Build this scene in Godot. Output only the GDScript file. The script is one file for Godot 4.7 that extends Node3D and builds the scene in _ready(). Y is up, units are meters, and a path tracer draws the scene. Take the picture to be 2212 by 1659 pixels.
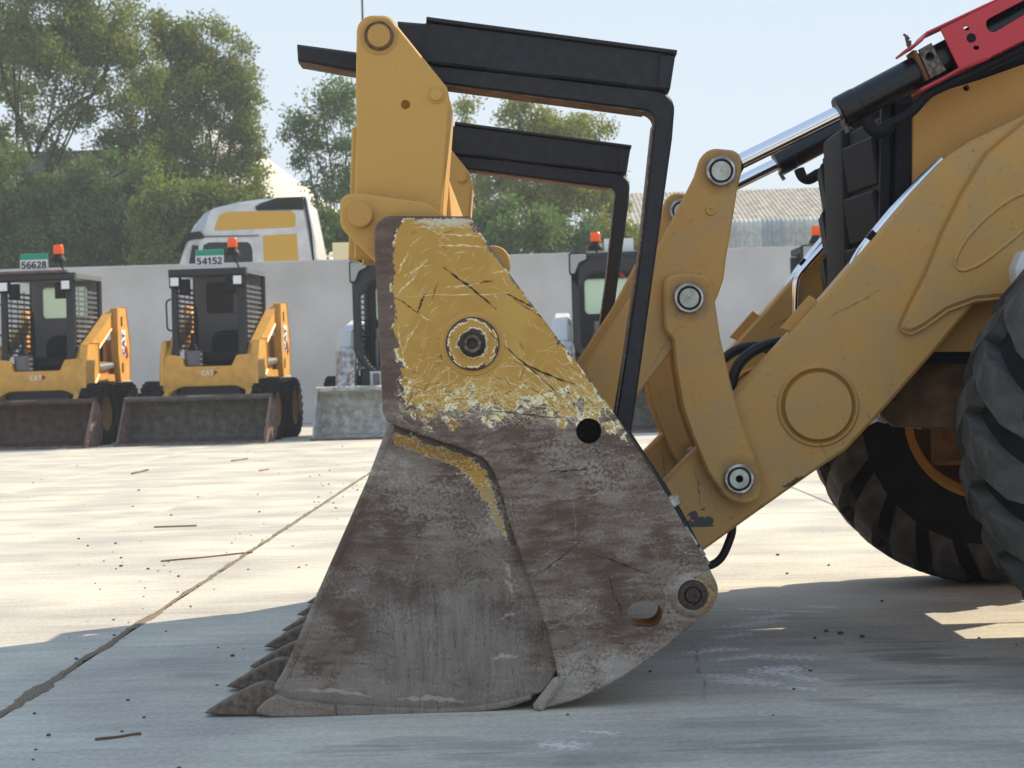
extends Node3D
# A concrete machinery yard: a backhoe loader's bucket close by, skid steers along a wall, trees and sheds behind.
# Lengths are metres. Measured points of the side elevation (sheet units, 2212 wide) are turned into metres on the
# upright plane at a given depth by at(), and on the ground by gnd().

const SHEET := 4000.0
const MID := Vector2(1106.0, 829.5)
const ARM_SHIFT := -1.17
const FORK_SHIFT := -1.82
var eye := Vector3(0, 0.76, 4.16)
var aim := Basis.from_euler(Vector3(-0.006, 0.006, -0.029))
var mats := {}
var rng := RandomNumberGenerator.new()
var used := {}


func at(u: float, v: float, z: float) -> Vector3:
	var d: Vector3 = aim * Vector3((u - MID.x) / SHEET, -(v - MID.y) / SHEET, -1.0)
	return eye + d * ((z - eye.z) / d.z)


func gnd(u: float, v: float) -> Vector3:
	var d: Vector3 = aim * Vector3((u - MID.x) / SHEET, -(v - MID.y) / SHEET, -1.0)
	return eye + d * (-eye.y / d.y)


func a2(u: float, v: float, z: float) -> Vector2:
	var p := at(u, v, z)
	return Vector2(p.x, p.y)


# ---------------------------------------------------------------- mesh building
class Mb:
	var v := PackedVector3Array()
	var n := PackedVector3Array()
	var uv := PackedVector2Array()
	var col := PackedColorArray()
	var tint := Color.WHITE
	var tinted := false
	var xf := Transform3D()
	var uo := Vector2.ZERO      # where the planar texture begins, metres
	var us := Vector2.ONE       # textures per metre

	func tri(a: Vector3, b: Vector3, c: Vector3, na: Vector3, nb: Vector3, nc: Vector3, ua := Vector2.ZERO, ub := Vector2.ZERO, uc := Vector2.ZERO) -> void:
		a = xf * a; b = xf * b; c = xf * c
		na = (xf.basis * na).normalized(); nb = (xf.basis * nb).normalized(); nc = (xf.basis * nc).normalized()
		if (c - a).cross(b - a).dot(na + nb + nc) < 0.0:
			v.append(a); v.append(c); v.append(b)
			n.append(na); n.append(nc); n.append(nb)
			uv.append(ua); uv.append(uc); uv.append(ub)
		else:
			v.append(a); v.append(b); v.append(c)
			n.append(na); n.append(nb); n.append(nc)
			uv.append(ua); uv.append(ub); uv.append(uc)
		if tinted:
			for i in 3: col.append(tint)

	func pu(p: Vector3) -> Vector2:
		return Vector2((p.x - uo.x) * us.x, (uo.y - p.y) * us.y)

	func quad(a: Vector3, b: Vector3, c: Vector3, d: Vector3, na: Vector3, nb: Vector3, nc: Vector3, nd: Vector3) -> void:
		tri(a, b, c, na, nb, nc, pu(a), pu(b), pu(c))
		tri(a, c, d, na, nc, nd, pu(a), pu(c), pu(d))

	func flat4(a: Vector3, b: Vector3, c: Vector3, d: Vector3, nn: Vector3) -> void:
		quad(a, b, c, d, nn, nn, nn, nn)

	func mesh() -> ArrayMesh:
		var arr := []
		arr.resize(Mesh.ARRAY_MAX)
		arr[Mesh.ARRAY_VERTEX] = v
		arr[Mesh.ARRAY_NORMAL] = n
		arr[Mesh.ARRAY_TEX_UV] = uv
		if tinted: arr[Mesh.ARRAY_COLOR] = col
		var m := ArrayMesh.new()
		m.add_surface_from_arrays(Mesh.PRIMITIVE_TRIANGLES, arr)
		return m


func rounded(a: Array) -> PackedVector2Array:
	# [x, y, corner radius] each
	var out := PackedVector2Array()
	var k := a.size()
	for i in k:
		var p := Vector2(a[i][0], a[i][1])
		var r: float = a[i][2] if a[i].size() > 2 else 0.0
		if r <= 0.0:
			out.append(p)
			continue
		var p0 := Vector2(a[(i + k - 1) % k][0], a[(i + k - 1) % k][1])
		var p1 := Vector2(a[(i + 1) % k][0], a[(i + 1) % k][1])
		var d0 := (p0 - p).normalized()
		var d1 := (p1 - p).normalized()
		var ang := acos(clampf(d0.dot(d1), -1.0, 1.0))
		var t: float = minf(r / tan(ang / 2.0), minf(p.distance_to(p0), p.distance_to(p1)) * 0.49)
		var rr := t * tan(ang / 2.0)
		var c := p + (d0 + d1).normalized() * (rr / sin(ang / 2.0))
		var s0 := (p + d0 * t - c).angle()
		var da := wrapf((p + d1 * t - c).angle() - s0, -PI, PI)
		var seg := maxi(3, int(absf(da) / 0.22))
		for j in seg + 1:
			out.append(c + Vector2.from_angle(s0 + da * j / seg) * rr)
	return out


func sheet(a: Array, z: float) -> PackedVector2Array:
	var out := PackedVector2Array()
	for p in rounded(a): out.append(a2(p.x, p.y, z))
	return out


func ring2(c: Vector2, r: float, seg := 24) -> PackedVector2Array:
	var out := PackedVector2Array()
	for i in seg: out.append(c + Vector2.from_angle(TAU * i / seg) * r)
	return out


func ccw(p: PackedVector2Array) -> PackedVector2Array:
	var q := PackedVector2Array()
	for x in p:
		if q.is_empty() or q[-1].distance_to(x) > 2e-5: q.append(x)
	if q.size() > 1 and q[0].distance_to(q[-1]) < 2e-5: q.remove_at(q.size() - 1)
	if Geometry2D.is_polygon_clockwise(q): q.reverse()
	return q


func cap(mb: Mb, poly: PackedVector2Array, z: float, up: Vector3, holes: Array) -> void:
	var regs: Array = [poly]
	for h in holes:
		var mid := Vector2.ZERO
		for q in h: mid += q
		mid /= h.size()
		var next := []
		for r in regs:
			if Geometry2D.intersect_polygons(r, h).is_empty():
				next.append(r)
				continue
			for half in [PackedVector2Array([Vector2(-99, mid.y), Vector2(99, mid.y), Vector2(99, 99), Vector2(-99, 99)]), PackedVector2Array([Vector2(-99, -99), Vector2(99, -99), Vector2(99, mid.y), Vector2(-99, mid.y)])]:
				for piece in Geometry2D.intersect_polygons(r, half):
					for q in Geometry2D.clip_polygons(piece, h): next.append(q)
		regs = next
	for r in regs:
		var ids := Geometry2D.triangulate_polygon(r)
		if ids.is_empty(): print("cap not triangulated ", r.size(), " z ", z, " at ", r[0])
		for i in range(0, ids.size(), 3):
			var a := Vector3(r[ids[i]].x, r[ids[i]].y, z)
			var b := Vector3(r[ids[i + 1]].x, r[ids[i + 1]].y, z)
			var c := Vector3(r[ids[i + 2]].x, r[ids[i + 2]].y, z)
			mb.tri(a, b, c, up, up, up, mb.pu(a), mb.pu(b), mb.pu(c))


func plate(mb: Mb, outline: PackedVector2Array, zf: float, zb: float, bev := 0.003, holes := []) -> void:
	# a plate with the given outline between z = zb and z = zf, its edges chamfered
	var p := ccw(outline)
	var k := p.size()
	var e := PackedVector2Array()
	for i in k:
		var d := (p[(i + 1) % k] - p[i]).normalized()
		e.append(Vector2(d.y, -d.x))
	var q := PackedVector2Array()
	for i in k:
		var m := e[(i + k - 1) % k] + e[i]
		var den := 1.0 + e[(i + k - 1) % k].dot(e[i])
		m = m / maxf(den, 0.35)
		q.append(p[i] - m * bev)
	var faces: Array = [q]
	if Geometry2D.triangulate_polygon(q).is_empty():
		faces = []
		for f in Geometry2D.offset_polygon(p, -bev, Geometry2D.JOIN_MITER):
			if not Geometry2D.is_polygon_clockwise(f): faces.append(f)
	for f in faces:
		cap(mb, f, zf, Vector3(0, 0, 1), holes)
		cap(mb, f, zb, Vector3(0, 0, -1), holes)
	for i in k:
		var j := (i + 1) % k
		var n0 := e[i]
		var n1 := e[i]
		if e[(i + k - 1) % k].dot(e[i]) > 0.78: n0 = (e[(i + k - 1) % k] + e[i]).normalized()
		if e[j].dot(e[i]) > 0.78: n1 = (e[j] + e[i]).normalized()
		var w0 := Vector3(n0.x, n0.y, 0)
		var w1 := Vector3(n1.x, n1.y, 0)
		var a := Vector3(p[i].x, p[i].y, zf - bev)
		var b := Vector3(p[j].x, p[j].y, zf - bev)
		var c := Vector3(p[j].x, p[j].y, zb + bev)
		var d := Vector3(p[i].x, p[i].y, zb + bev)
		mb.quad(a, b, c, d, w0, w1, w1, w0)
		if bev > 0.0:
			var f := Vector3(0, 0, 1)
			mb.quad(Vector3(q[i].x, q[i].y, zf), Vector3(q[j].x, q[j].y, zf), b, a, w0 + f, w1 + f, w1 + f, w0 + f)
			mb.quad(Vector3(q[i].x, q[i].y, zb), Vector3(q[j].x, q[j].y, zb), c, d, w0 - f, w1 - f, w1 - f, w0 - f)
	for h0 in holes:
		var h := ccw(h0)
		var hc := Vector2.ZERO
		for x in h: hc += x
		hc /= h.size()
		for i in h.size():
			var j := (i + 1) % h.size()
			var n0 := Vector3(hc.x - h[i].x, hc.y - h[i].y, 0).normalized()
			var n1 := Vector3(hc.x - h[j].x, hc.y - h[j].y, 0).normalized()
			mb.quad(Vector3(h[i].x, h[i].y, zf), Vector3(h[j].x, h[j].y, zf), Vector3(h[j].x, h[j].y, zb), Vector3(h[i].x, h[i].y, zb), n0, n1, n1, n0)


func band(line: PackedVector2Array, thick: float) -> PackedVector2Array:
	# the outline of a bent sheet of that thickness
	var l := PackedVector2Array()
	var r := PackedVector2Array()
	for i in line.size():
		var d0 := (line[i] - line[maxi(i - 1, 0)]).normalized()
		var d1 := (line[mini(i + 1, line.size() - 1)] - line[i]).normalized()
		var d := (d0 + d1).normalized()
		var nn := Vector2(-d.y, d.x) * thick / 2.0 / maxf(0.5, sqrt((1.0 + d0.dot(d1)) / 2.0) if i > 0 and i < line.size() - 1 else 1.0)
		l.append(line[i] + nn)
		r.append(line[i] - nn)
	r.reverse()
	l.append_array(r)
	return l


func bx(mb: Mb, c: Vector3, s: Vector3, bev := 0.0, turn := Basis()) -> void:
	var old := mb.xf
	mb.xf = old * Transform3D(turn, c)
	var h := s / 2.0
	plate(mb, PackedVector2Array([Vector2(-h.x, -h.y), Vector2(h.x, -h.y), Vector2(h.x, h.y), Vector2(-h.x, h.y)]), h.z, -h.z, minf(bev, minf(h.x, minf(h.y, h.z)) * 0.6))
	mb.xf = old


func tube(mb: Mb, pts: Array, r: float, seg := 10, caps := true) -> void:
	var k := pts.size()
	var rings := []
	var up := Vector3.UP
	for i in k:
		var p: Vector3 = pts[i]
		var a: Vector3 = pts[maxi(i - 1, 0)]
		var b: Vector3 = pts[mini(i + 1, k - 1)]
		var d := (b - a).normalized()
		var side := up - d * up.dot(d)
		if side.length() < 0.05: side = Vector3.RIGHT - d * d.x
		side = side.normalized()
		up = side
		var o := d.cross(side)
		var ring := []
		for j in seg:
			ring.append(side * cos(TAU * j / seg) + o * sin(TAU * j / seg))
		rings.append([p, ring, d])
	for i in k - 1:
		var len := 0.0
		for j in seg:
			var j2 := (j + 1) % seg
			var n00: Vector3 = rings[i][1][j]
			var n01: Vector3 = rings[i][1][j2]
			var n10: Vector3 = rings[i + 1][1][j]
			var n11: Vector3 = rings[i + 1][1][j2]
			mb.quad(rings[i][0] + n00 * r, rings[i][0] + n01 * r, rings[i + 1][0] + n11 * r, rings[i + 1][0] + n10 * r, n00, n01, n11, n10)
	if caps:
		for e in [[0, -1.0], [k - 1, 1.0]]:
			var c: Vector3 = rings[e[0]][0]
			var nn: Vector3 = rings[e[0]][2] * e[1]
			for j in seg:
				var q0: Vector3 = c + rings[e[0]][1][j] * r
				var q1: Vector3 = c + rings[e[0]][1][(j + 1) % seg] * r
				mb.tri(c, q0, q1, nn, nn, nn, mb.pu(c), mb.pu(q0), mb.pu(q1))


func curve(pts: Array, steps := 6) -> Array:
	var out := []
	for i in pts.size() - 1:
		var p0: Vector3 = pts[maxi(i - 1, 0)]
		var p1: Vector3 = pts[i]
		var p2: Vector3 = pts[i + 1]
		var p3: Vector3 = pts[mini(i + 2, pts.size() - 1)]
		for s in steps:
			out.append(p1.cubic_interpolate(p2, p0, p3, float(s) / steps))
	out.append(pts[-1])
	return out


func lathe(mb: Mb, o: Vector3, axis: Vector3, prof: Array, seg := 28, soft := false) -> void:
	# prof: [radius, height along the axis] from one end to the other
	var a := axis.normalized()
	var s := (Vector3.UP if absf(a.y) < 0.9 else Vector3.RIGHT)
	s = (s - a * s.dot(a)).normalized()
	var t := a.cross(s)
	var ns := []
	for i in prof.size() - 1:
		var dr: float = prof[i + 1][0] - prof[i][0]
		var dh: float = prof[i + 1][1] - prof[i][1]
		ns.append(Vector2(dh, -dr).normalized())
	for i in prof.size() - 1:
		var n0: Vector2 = ns[i]
		var n1: Vector2 = ns[i]
		if soft:
			if i > 0 and ns[i - 1].dot(ns[i]) > 0.5: n0 = (ns[i - 1] + ns[i]).normalized()
			if i < ns.size() - 1 and ns[i + 1].dot(ns[i]) > 0.5: n1 = (ns[i + 1] + ns[i]).normalized()
		for j in seg:
			var c0 := s * cos(TAU * j / seg) + t * sin(TAU * j / seg)
			var c1 := s * cos(TAU * (j + 1) / seg) + t * sin(TAU * (j + 1) / seg)
			var r0: float = prof[i][0]
			var r1: float = prof[i + 1][0]
			var h0: Vector3 = o + a * prof[i][1]
			var h1: Vector3 = o + a * prof[i + 1][1]
			var A := h0 + c0 * r0
			var B := h0 + c1 * r0
			var C := h1 + c1 * r1
			var D := h1 + c0 * r1
			var na0 := c0 * n0.x + a * n0.y
			var na1 := c1 * n0.x + a * n0.y
			var nb0 := c0 * n1.x + a * n1.y
			var nb1 := c1 * n1.x + a * n1.y
			if r0 > 1e-6: mb.tri(A, B, C if r1 > 1e-6 else h1, na0, na1, nb1, mb.pu(A), mb.pu(B), mb.pu(C))
			if r1 > 1e-6: mb.tri(A if r0 > 1e-6 else h0, C, D, na0, nb1, nb0, mb.pu(A), mb.pu(C), mb.pu(D))


# ---------------------------------------------------------------- naming
func numbered(s: String) -> String:
	used[s] = used.get(s, -1) + 1
	return s if used[s] == 0 else "%s_%03d" % [s, used[s]]


func tag(o: Node, label: String, category := "", group := "", kind := "") -> Node:
	if label: o.set_meta("label", label)
	if category: o.set_meta("category", category)
	if group: o.set_meta("group", group)
	if kind: o.set_meta("kind", kind)
	return o


func thing(called: String, label: String, category: String, where := Vector3.ZERO, turn := 0.0, group := "") -> Node3D:
	var o := Node3D.new()
	o.name = numbered(called)
	add_child(o)
	o.position = where
	o.rotation.y = turn
	tag(o, label, category, group)
	return o


func part(called: String, mb, m: Material, parent: Node) -> MeshInstance3D:
	var o := MeshInstance3D.new()
	o.name = called if parent != self else numbered(called)
	o.mesh = mb.mesh() if mb is Mb else mb
	o.material_override = m
	parent.add_child(o, true)
	return o


func shifted(src: Node3D, dz: float, parent: Node) -> Node3D:
	var c: Node3D = src.duplicate()
	c.name = src.name
	parent.add_child(c, true)
	c.position.z += dz
	return c


# ---------------------------------------------------------------- materials
func noise_bytes(w: int, h: int, sd: int, freq: float, oct := 4, kind := FastNoiseLite.TYPE_SIMPLEX_SMOOTH, wide := 1, tall := 1) -> PackedByteArray:
	var f := FastNoiseLite.new()
	f.seed = sd
	f.frequency = freq
	f.noise_type = kind
	f.fractal_octaves = oct
	if kind == FastNoiseLite.TYPE_CELLULAR:
		f.fractal_type = FastNoiseLite.FRACTAL_NONE
		f.cellular_return_type = FastNoiseLite.RETURN_CELL_VALUE
		f.domain_warp_enabled = true
		f.domain_warp_amplitude = 14.0
		f.domain_warp_frequency = 0.03
	var im := f.get_image(w / wide, h / tall, false, false, true)
	if wide > 1 or tall > 1: im.resize(w, h, Image.INTERPOLATE_CUBIC)
	im.convert(Image.FORMAT_L8)
	return im.get_data()


func mottle(sd: int, freq: float, lo: Color, hi: Color, size := 512, oct := 5, as_normal := false) -> NoiseTexture2D:
	var f := FastNoiseLite.new()
	f.seed = sd
	f.frequency = freq
	f.fractal_octaves = oct
	var t := NoiseTexture2D.new()
	t.width = size
	t.height = size
	t.seamless = true
	t.noise = f
	if as_normal:
		t.as_normal_map = true
		t.bump_strength = 3.0
	else:
		var g := Gradient.new()
		g.offsets = PackedFloat32Array([0.15, 0.85])
		g.colors = PackedColorArray([lo, hi])
		t.color_ramp = g
	return t


func lin(r: float, g: float, b: float) -> Color:
	return Color(r, g, b).linear_to_srgb()


func simple(called: String, c: Color, rough := 0.6, metal := 0.0) -> StandardMaterial3D:
	var m := StandardMaterial3D.new()
	m.resource_name = called
	m.albedo_color = c
	m.roughness = rough
	m.metallic = metal
	if rough > 0.55: m.metallic_specular = 0.3
	mats[called] = m
	return m


func grained(called: String, c: Color, rough: float, tex: Texture2D, scale: float, metal := 0.0, nrm: Texture2D = null, depth := 0.4) -> StandardMaterial3D:
	var m := simple(called, c, rough, metal)
	m.albedo_texture = tex
	m.uv1_triplanar = true
	m.uv1_scale = Vector3.ONE * scale
	if nrm:
		m.normal_enabled = true
		m.normal_texture = nrm
		m.normal_scale = depth
	return m


func put3(b: PackedByteArray, i: int, c: Color) -> void:
	b[i * 3] = int(clampf(c.r, 0, 1) * 255.0)
	b[i * 3 + 1] = int(clampf(c.g, 0, 1) * 255.0)
	b[i * 3 + 2] = int(clampf(c.b, 0, 1) * 255.0)


func stroke(im: Image, a: Vector2, b: Vector2, w: float, c: Color, alpha := 0.8, wob := 1.0) -> void:
	# a scratch from a to b, texture pixels, thin at its ends
	var steps := int(a.distance_to(b) / 0.7) + 1
	var d := (b - a).normalized()
	var nn := Vector2(-d.y, d.x)
	var ph := rng.randf() * 9.0
	for i in steps + 1:
		var t := float(i) / steps
		var p := a.lerp(b, t) + nn * wob * (sin(t * 7.0 + ph) + 0.6 * sin(t * 19.0 + ph * 2.0))
		var ww := w * (0.35 + 0.65 * sin(PI * clampf(t, 0.03, 0.97))) * (0.75 + 0.25 * sin(t * 31.0 + ph))
		var al := alpha * (0.7 + 0.3 * sin(t * 23.0 + ph * 3.0))
		var k := ceili(ww)
		for y in range(-k, k + 1):
			for x in range(-k, k + 1):
				var q := Vector2i(int(p.x) + x, int(p.y) + y)
				if q.x < 0 or q.y < 0 or q.x >= im.get_width() or q.y >= im.get_height(): continue
				var cover := clampf(ww - (Vector2(q) - p).length() + 0.5, 0, 1) * al * 0.7
				if cover > 0.0: im.set_pixelv(q, im.get_pixelv(q).lerp(c, cover))


func smudge(im: Image, a: Vector2, b: Vector2, w: float, c: Color, alpha: float, grain: PackedByteArray) -> void:
	# a soft, broken patch of wear round the line from a to b
	var W := im.get_width()
	var r := Rect2(a, Vector2.ZERO).expand(b).grow(w * 2.0)
	for y in range(maxi(0, int(r.position.y)), mini(im.get_height(), int(r.end.y))):
		for x in range(maxi(0, int(r.position.x)), mini(W, int(r.end.x))):
			var q := Vector2(x, y)
			var d := q.distance_to(Geometry2D.get_closest_point_to_segment(q, a, b)) / w
			if d > 2.0: continue
			var g := grain[y * W + x] / 255.0
			var k := alpha * clampf((2.0 - d) * 0.7 + (g - 0.55) * 3.2, 0.0, 1.0)
			if k > 0.0: im.set_pixel(x, y, im.get_pixel(x, y).lerp(c, k))


func textured(called: String, im: Image, rough: float, metal := 0.0, bump := 0.0) -> StandardMaterial3D:
	var m := simple(called, Color.WHITE, rough, metal)
	im.generate_mipmaps()
	m.albedo_texture = ImageTexture.create_from_image(im)
	if bump > 0.0:
		m.heightmap_enabled = true
		m.heightmap_texture = m.albedo_texture
		m.heightmap_scale = bump
	return m


const WEAR_AT := Vector2(-0.62, 1.16)   # top left corner of the bucket's wear textures, metres
const WEAR_SIZE := 1.22


func wear_textures() -> void:
	# the two worn steel sides of the bucket: where paint is left, where it is chipped to primer and where bare steel shows
	var W := 1024
	var inv := Transform2D()
	var o := a2(1100, 1000, 0)
	inv.x = a2(1101, 1000, 0) - o
	inv.y = a2(1100, 1001, 0) - o
	inv = inv.affine_inverse()
	var n1 := noise_bytes(W, W, 3, 0.02, 5)
	var n2 := noise_bytes(W, W, 5, 0.11, 3)
	var cell := noise_bytes(W, W, 8, 0.035, 1, FastNoiseLite.TYPE_CELLULAR)
	var cell2 := noise_bytes(W, W, 18, 0.075, 1, FastNoiseLite.TYPE_CELLULAR)
	var streak := noise_bytes(W, W, 11, 0.06, 5, FastNoiseLite.TYPE_SIMPLEX_SMOOTH, 6, 1)
	var vert := noise_bytes(W, W, 12, 0.05, 4, FastNoiseLite.TYPE_SIMPLEX_SMOOTH, 1, 8)
	var big := noise_bytes(W, W, 14, 0.006, 3)
	var fine := noise_bytes(W, W, 15, 0.3, 2)
	var yel := Color(0.785, 0.615, 0.325)
	var cream := Color(0.95, 0.91, 0.75)
	var dark := Color(0.405, 0.34, 0.295)
	var mid := Color(0.54, 0.487, 0.437)
	var pale := Color(0.645, 0.61, 0.575)
	var side := PackedByteArray()
	var clam := PackedByteArray()
	side.resize(W * W * 3)
	clam.resize(W * W * 3)
	var px := WEAR_SIZE / W
	var rim := PackedVector2Array([Vector2(845, 918), Vector2(930, 948), Vector2(1000, 968), Vector2(1045, 990), Vector2(1075, 1035), Vector2(1095, 1105), Vector2(1140, 1245)])
	for j in W:
		var yy := WEAR_AT.y - (j + 0.5) * px
		for i in W:
			var k := j * W + i
			var q: Vector2 = inv * (Vector2(WEAR_AT.x + (i + 0.5) * px, yy) - o)
			var u := 1100.0 + q.x
			var v := 1000.0 + q.y
			var a := n1[k] / 255.0
			var b := n2[k] / 255.0
			var s := streak[k] / 255.0
			var g := big[k] / 255.0
			var f := fine[k] / 255.0
			# --- bare steel of the side plate
			var t := 0.46 + (s - 0.5) * 0.55 + (a - 0.5) * 0.35 + (b - 0.5) * 0.36 + (f - 0.5) * 0.42 + (g - 0.5) * 0.7
			if v > 1370.0: t += clampf((v - 1370.0) / 200.0, 0, 0.35)
			var c := dark.lerp(mid, smoothstep(0.25, 0.55, t)).lerp(pale, smoothstep(0.55, 0.95, t))
			if g > 0.6 and b > 0.45: c = c.lerp(Color(0.42, 0.33, 0.29), 0.35)
			if (u < 905.0 and v < 860.0) or v < 530.0: c = c.lerp(Color(0.40, 0.325, 0.31), 0.55)
			if u > 795.0 and v < 960.0:
				var L := 840.0 if v > 520.0 else 840.0 + (520.0 - v) * 0.55
				if v > 720.0: L += (v - 720.0) * 0.28
				var dr := -((u - 1015.0) * 0.803 - (v - 467.0) * 0.598)
				var wild := smoothstep(700.0, 860.0, v)
				var sc: float = minf(minf((u - L) / 13.0, dr / 11.0), minf((v - 470.0) / 6.0, (908.0 - v - (u - 1060.0) * 0.02) / 40.0))
				sc += ((cell[k] / 255.0 - 0.5) * 1.6 + (cell2[k] / 255.0 - 0.5) * 1.5 + (a - 0.5) * 1.6) * (0.3 + 0.7 * wild) + (b - 0.5) * 0.8
				if sc > 0.75:
					c = yel.lerp(Color(0.76, 0.59, 0.305), a).lerp(Color(0.84, 0.70, 0.38), clampf((g - 0.55) * 2.0, 0, 0.4))
					c = c.lerp(Color(0.70, 0.54, 0.24), clampf((f - 0.6), 0, 0.3))
				elif sc > (0.22 if wild > 0.25 else 0.45) and (wild > 0.25 or cell2[k] > 175):
					c = cream.lerp(c, clampf((b - 0.55) * 2.5, 0, 0.8))
			var wr := Vector2(u - 1021.0, v - 743.0).length()
			if wr > 28.0 and wr < 57.0:
				var ch := maxf(absf(wr - 42.0) - 3.0, 0) / 9.0 + (cell2[k] / 255.0 - 0.5) * 0.9 + (b - 0.5) * 0.7
				if ch > 1.0: c = dark
				elif ch > 0.62: c = cream
				else: c = yel
			var hb := Vector2(u - 1497.0, v - 1283.0).length()
			if hb > 34.0 and hb < 62.0: c = c.lerp(Color(0.68, 0.64, 0.58), 0.6 * a)
			if hb > 30.0 and hb < 52.0 and u > 1510.0 and b > 0.42: c = c.lerp(Color(0.72, 0.58, 0.32), 0.6)
			put3(side, k, c)
			# --- the clam's side
			var t2 := 0.45 + (s - 0.5) * 0.45 + (a - 0.5) * 0.4 + (b - 0.5) * 0.36 + (f - 0.5) * 0.42 + (g - 0.5) * 0.8
			var c2 := Color(0.395, 0.335, 0.295).lerp(Color(0.535, 0.485, 0.44), smoothstep(0.2, 0.55, t2)).lerp(Color(0.65, 0.62, 0.585), smoothstep(0.6, 1.0, t2))
			var zone := smoothstep(1190.0, 1330.0, v + (a - 0.5) * 160.0) * smoothstep(750.0, 830.0, u + (b - 0.5) * 40.0) * (1.0 - smoothstep(1110.0, 1170.0, u + (b - 0.5) * 50.0)) * (1.0 - smoothstep(1450.0, 1500.0, v))
			c2 = c2.lerp(Color(0.47, 0.44, 0.405).lerp(Color(0.59, 0.56, 0.52), vert[k] / 255.0 + (f - 0.5) * 0.3), zone * 0.8)
			var low := smoothstep(1440.0, 1500.0, v + (a - 0.5) * 90.0)
			c2 = c2.lerp(Color(0.63, 0.58, 0.53).lerp(Color(0.45, 0.40, 0.37), b), low * 0.7)
			# yellow left along the folded rim
			if v < 1180.0 and u > 850.0:
				var dd := 999.0
				for m in rim.size() - 1:
					dd = minf(dd, Vector2(u, v).distance_to(Geometry2D.get_closest_point_to_segment(Vector2(u, v), rim[m], rim[m + 1])))
				var keep: float = smoothstep(8.0, 22.0, dd) * (1.0 - smoothstep(34.0, 52.0, dd + (u - 990.0) * -0.05 + maxf(v - 1060.0, 0) * 0.22)) + (cell[k] / 255.0 - 0.5) * 0.9 + (b - 0.5) * 0.8
				if dd > 58.0: keep = 0.0
				if keep > 0.62: c2 = yel.lerp(Color(0.70, 0.53, 0.25), b)
				elif keep > 0.48: c2 = cream.darkened(0.15)
				elif dd < 30.0: c2 = c2.lerp(Color(0.24, 0.19, 0.175), 0.75 * (1.0 - dd / 30.0))  # shade beneath the overlapping plate painted in, darkest at the rim
			put3(clam, k, c2)
	var ims := Image.create_from_data(W, W, false, Image.FORMAT_RGB8, side)
	var imc := Image.create_from_data(W, W, false, Image.FORMAT_RGB8, clam)
	var tp := func(u: float, v: float) -> Vector2:
		var p := a2(u, v, 0)
		return Vector2(p.x - WEAR_AT.x, WEAR_AT.y - p.y) / px
	rng.seed = 71
	# scratches in the paint: cream where the primer shows, dark where steel does
	for i in 1150:
		var v := rng.randf_range(480, 890)
		if i > 120: v = 905.0 - absf(rng.randfn(0, 60))
		var u := rng.randf_range(850, 1010 + (v - 467.0) * 0.72)
		var d := rng.randfn(-0.25, 0.5) if rng.randf() < 0.6 else rng.randf_range(-1.5, 1.5)
		if u < 930 and v < 760: d = rng.randfn(-0.7, 0.35)
		if u > 1060 and rng.randf() < 0.6: d = rng.randfn(0.75, 0.25)
		var l := rng.randf_range(8, 42)
		if (u - 1022) * (u - 1022) + (v - 742) * (v - 742) < 5200.0: continue
		var steel := rng.randf() < 0.12
		stroke(ims, tp.call(u, v), tp.call(u + cos(d) * l, v + sin(d) * l), rng.randf_range(0.5, 1.25), Color(0.36, 0.29, 0.25) if steel else cream, rng.randf_range(0.45, 1.0), 0.6)
	for e in [[958, 576, 1072, 666, 2.6], [1036, 611, 1064, 605, 1.8], [900, 675, 918, 634, 2.4], [945, 612, 932, 646, 1.2], [1087, 632, 1160, 666, 2.0], [852, 641, 905, 676, 1.4], [1098, 640, 1240, 725, 1.2], [1110, 780, 1240, 830, 2.4], [1060, 720, 1215, 860, 1.8], [1030, 885, 1225, 903, 1.4]]:
		stroke(ims, tp.call(e[0], e[1]), tp.call(e[2], e[3]), e[4], Color(0.27, 0.2, 0.17), 1.0, 0.8)
	for e in [[951, 503, 1040, 511, 1.6], [948, 528, 1048, 533, 2.0], [925, 491, 975, 522, 1.2], [880, 640, 1097, 632, 1.2], [958, 622, 1036, 612, 1.4], [905, 680, 930, 692, 1.6], [868, 760, 905, 690, 1.4], [858, 700, 870, 770, 1.3], [1100, 580, 1060, 590, 1.5], [1075, 700, 1100, 760, 1.8], [1100, 760, 1190, 840, 1.6], [870, 600, 925, 560, 1.6], [855, 640, 900, 590, 1.8], [860, 590, 880, 545, 2.0]]:
		stroke(ims, tp.call(e[0], e[1]), tp.call(e[2], e[3]), e[4], cream, 0.95, 1.2)
	for i in 26:
		var s0: Vector2 = tp.call(rng.randf_range(880, 1010), 480 + rng.randf_range(-8, 10))
		stroke(ims, s0, s0 + Vector2(rng.randf_range(20, 70), rng.randf_range(-4, 6)), rng.randf_range(1.5, 3.5), Color(0.84, 0.81, 0.72), 0.5, 1.5)
	# long scrapes in the steel
	for i in 1300:
		var u := rng.randf_range(860, 1540)
		var v := rng.randf_range(910, 1500)
		var d := rng.randfn(-0.12, 0.22) if rng.randf() < 0.75 else rng.randf_range(-1.6, 1.6)
		var l := rng.randf_range(12, 90)
		var pale_one := rng.randf() < 0.62
		stroke(ims, tp.call(u, v), tp.call(u + cos(d) * l, v + sin(d) * l), rng.randf_range(0.5, 1.6), Color(0.72, 0.70, 0.68) if pale_one else Color(0.25, 0.2, 0.19), rng.randf_range(0.15, 0.5), 1.5)
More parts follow.
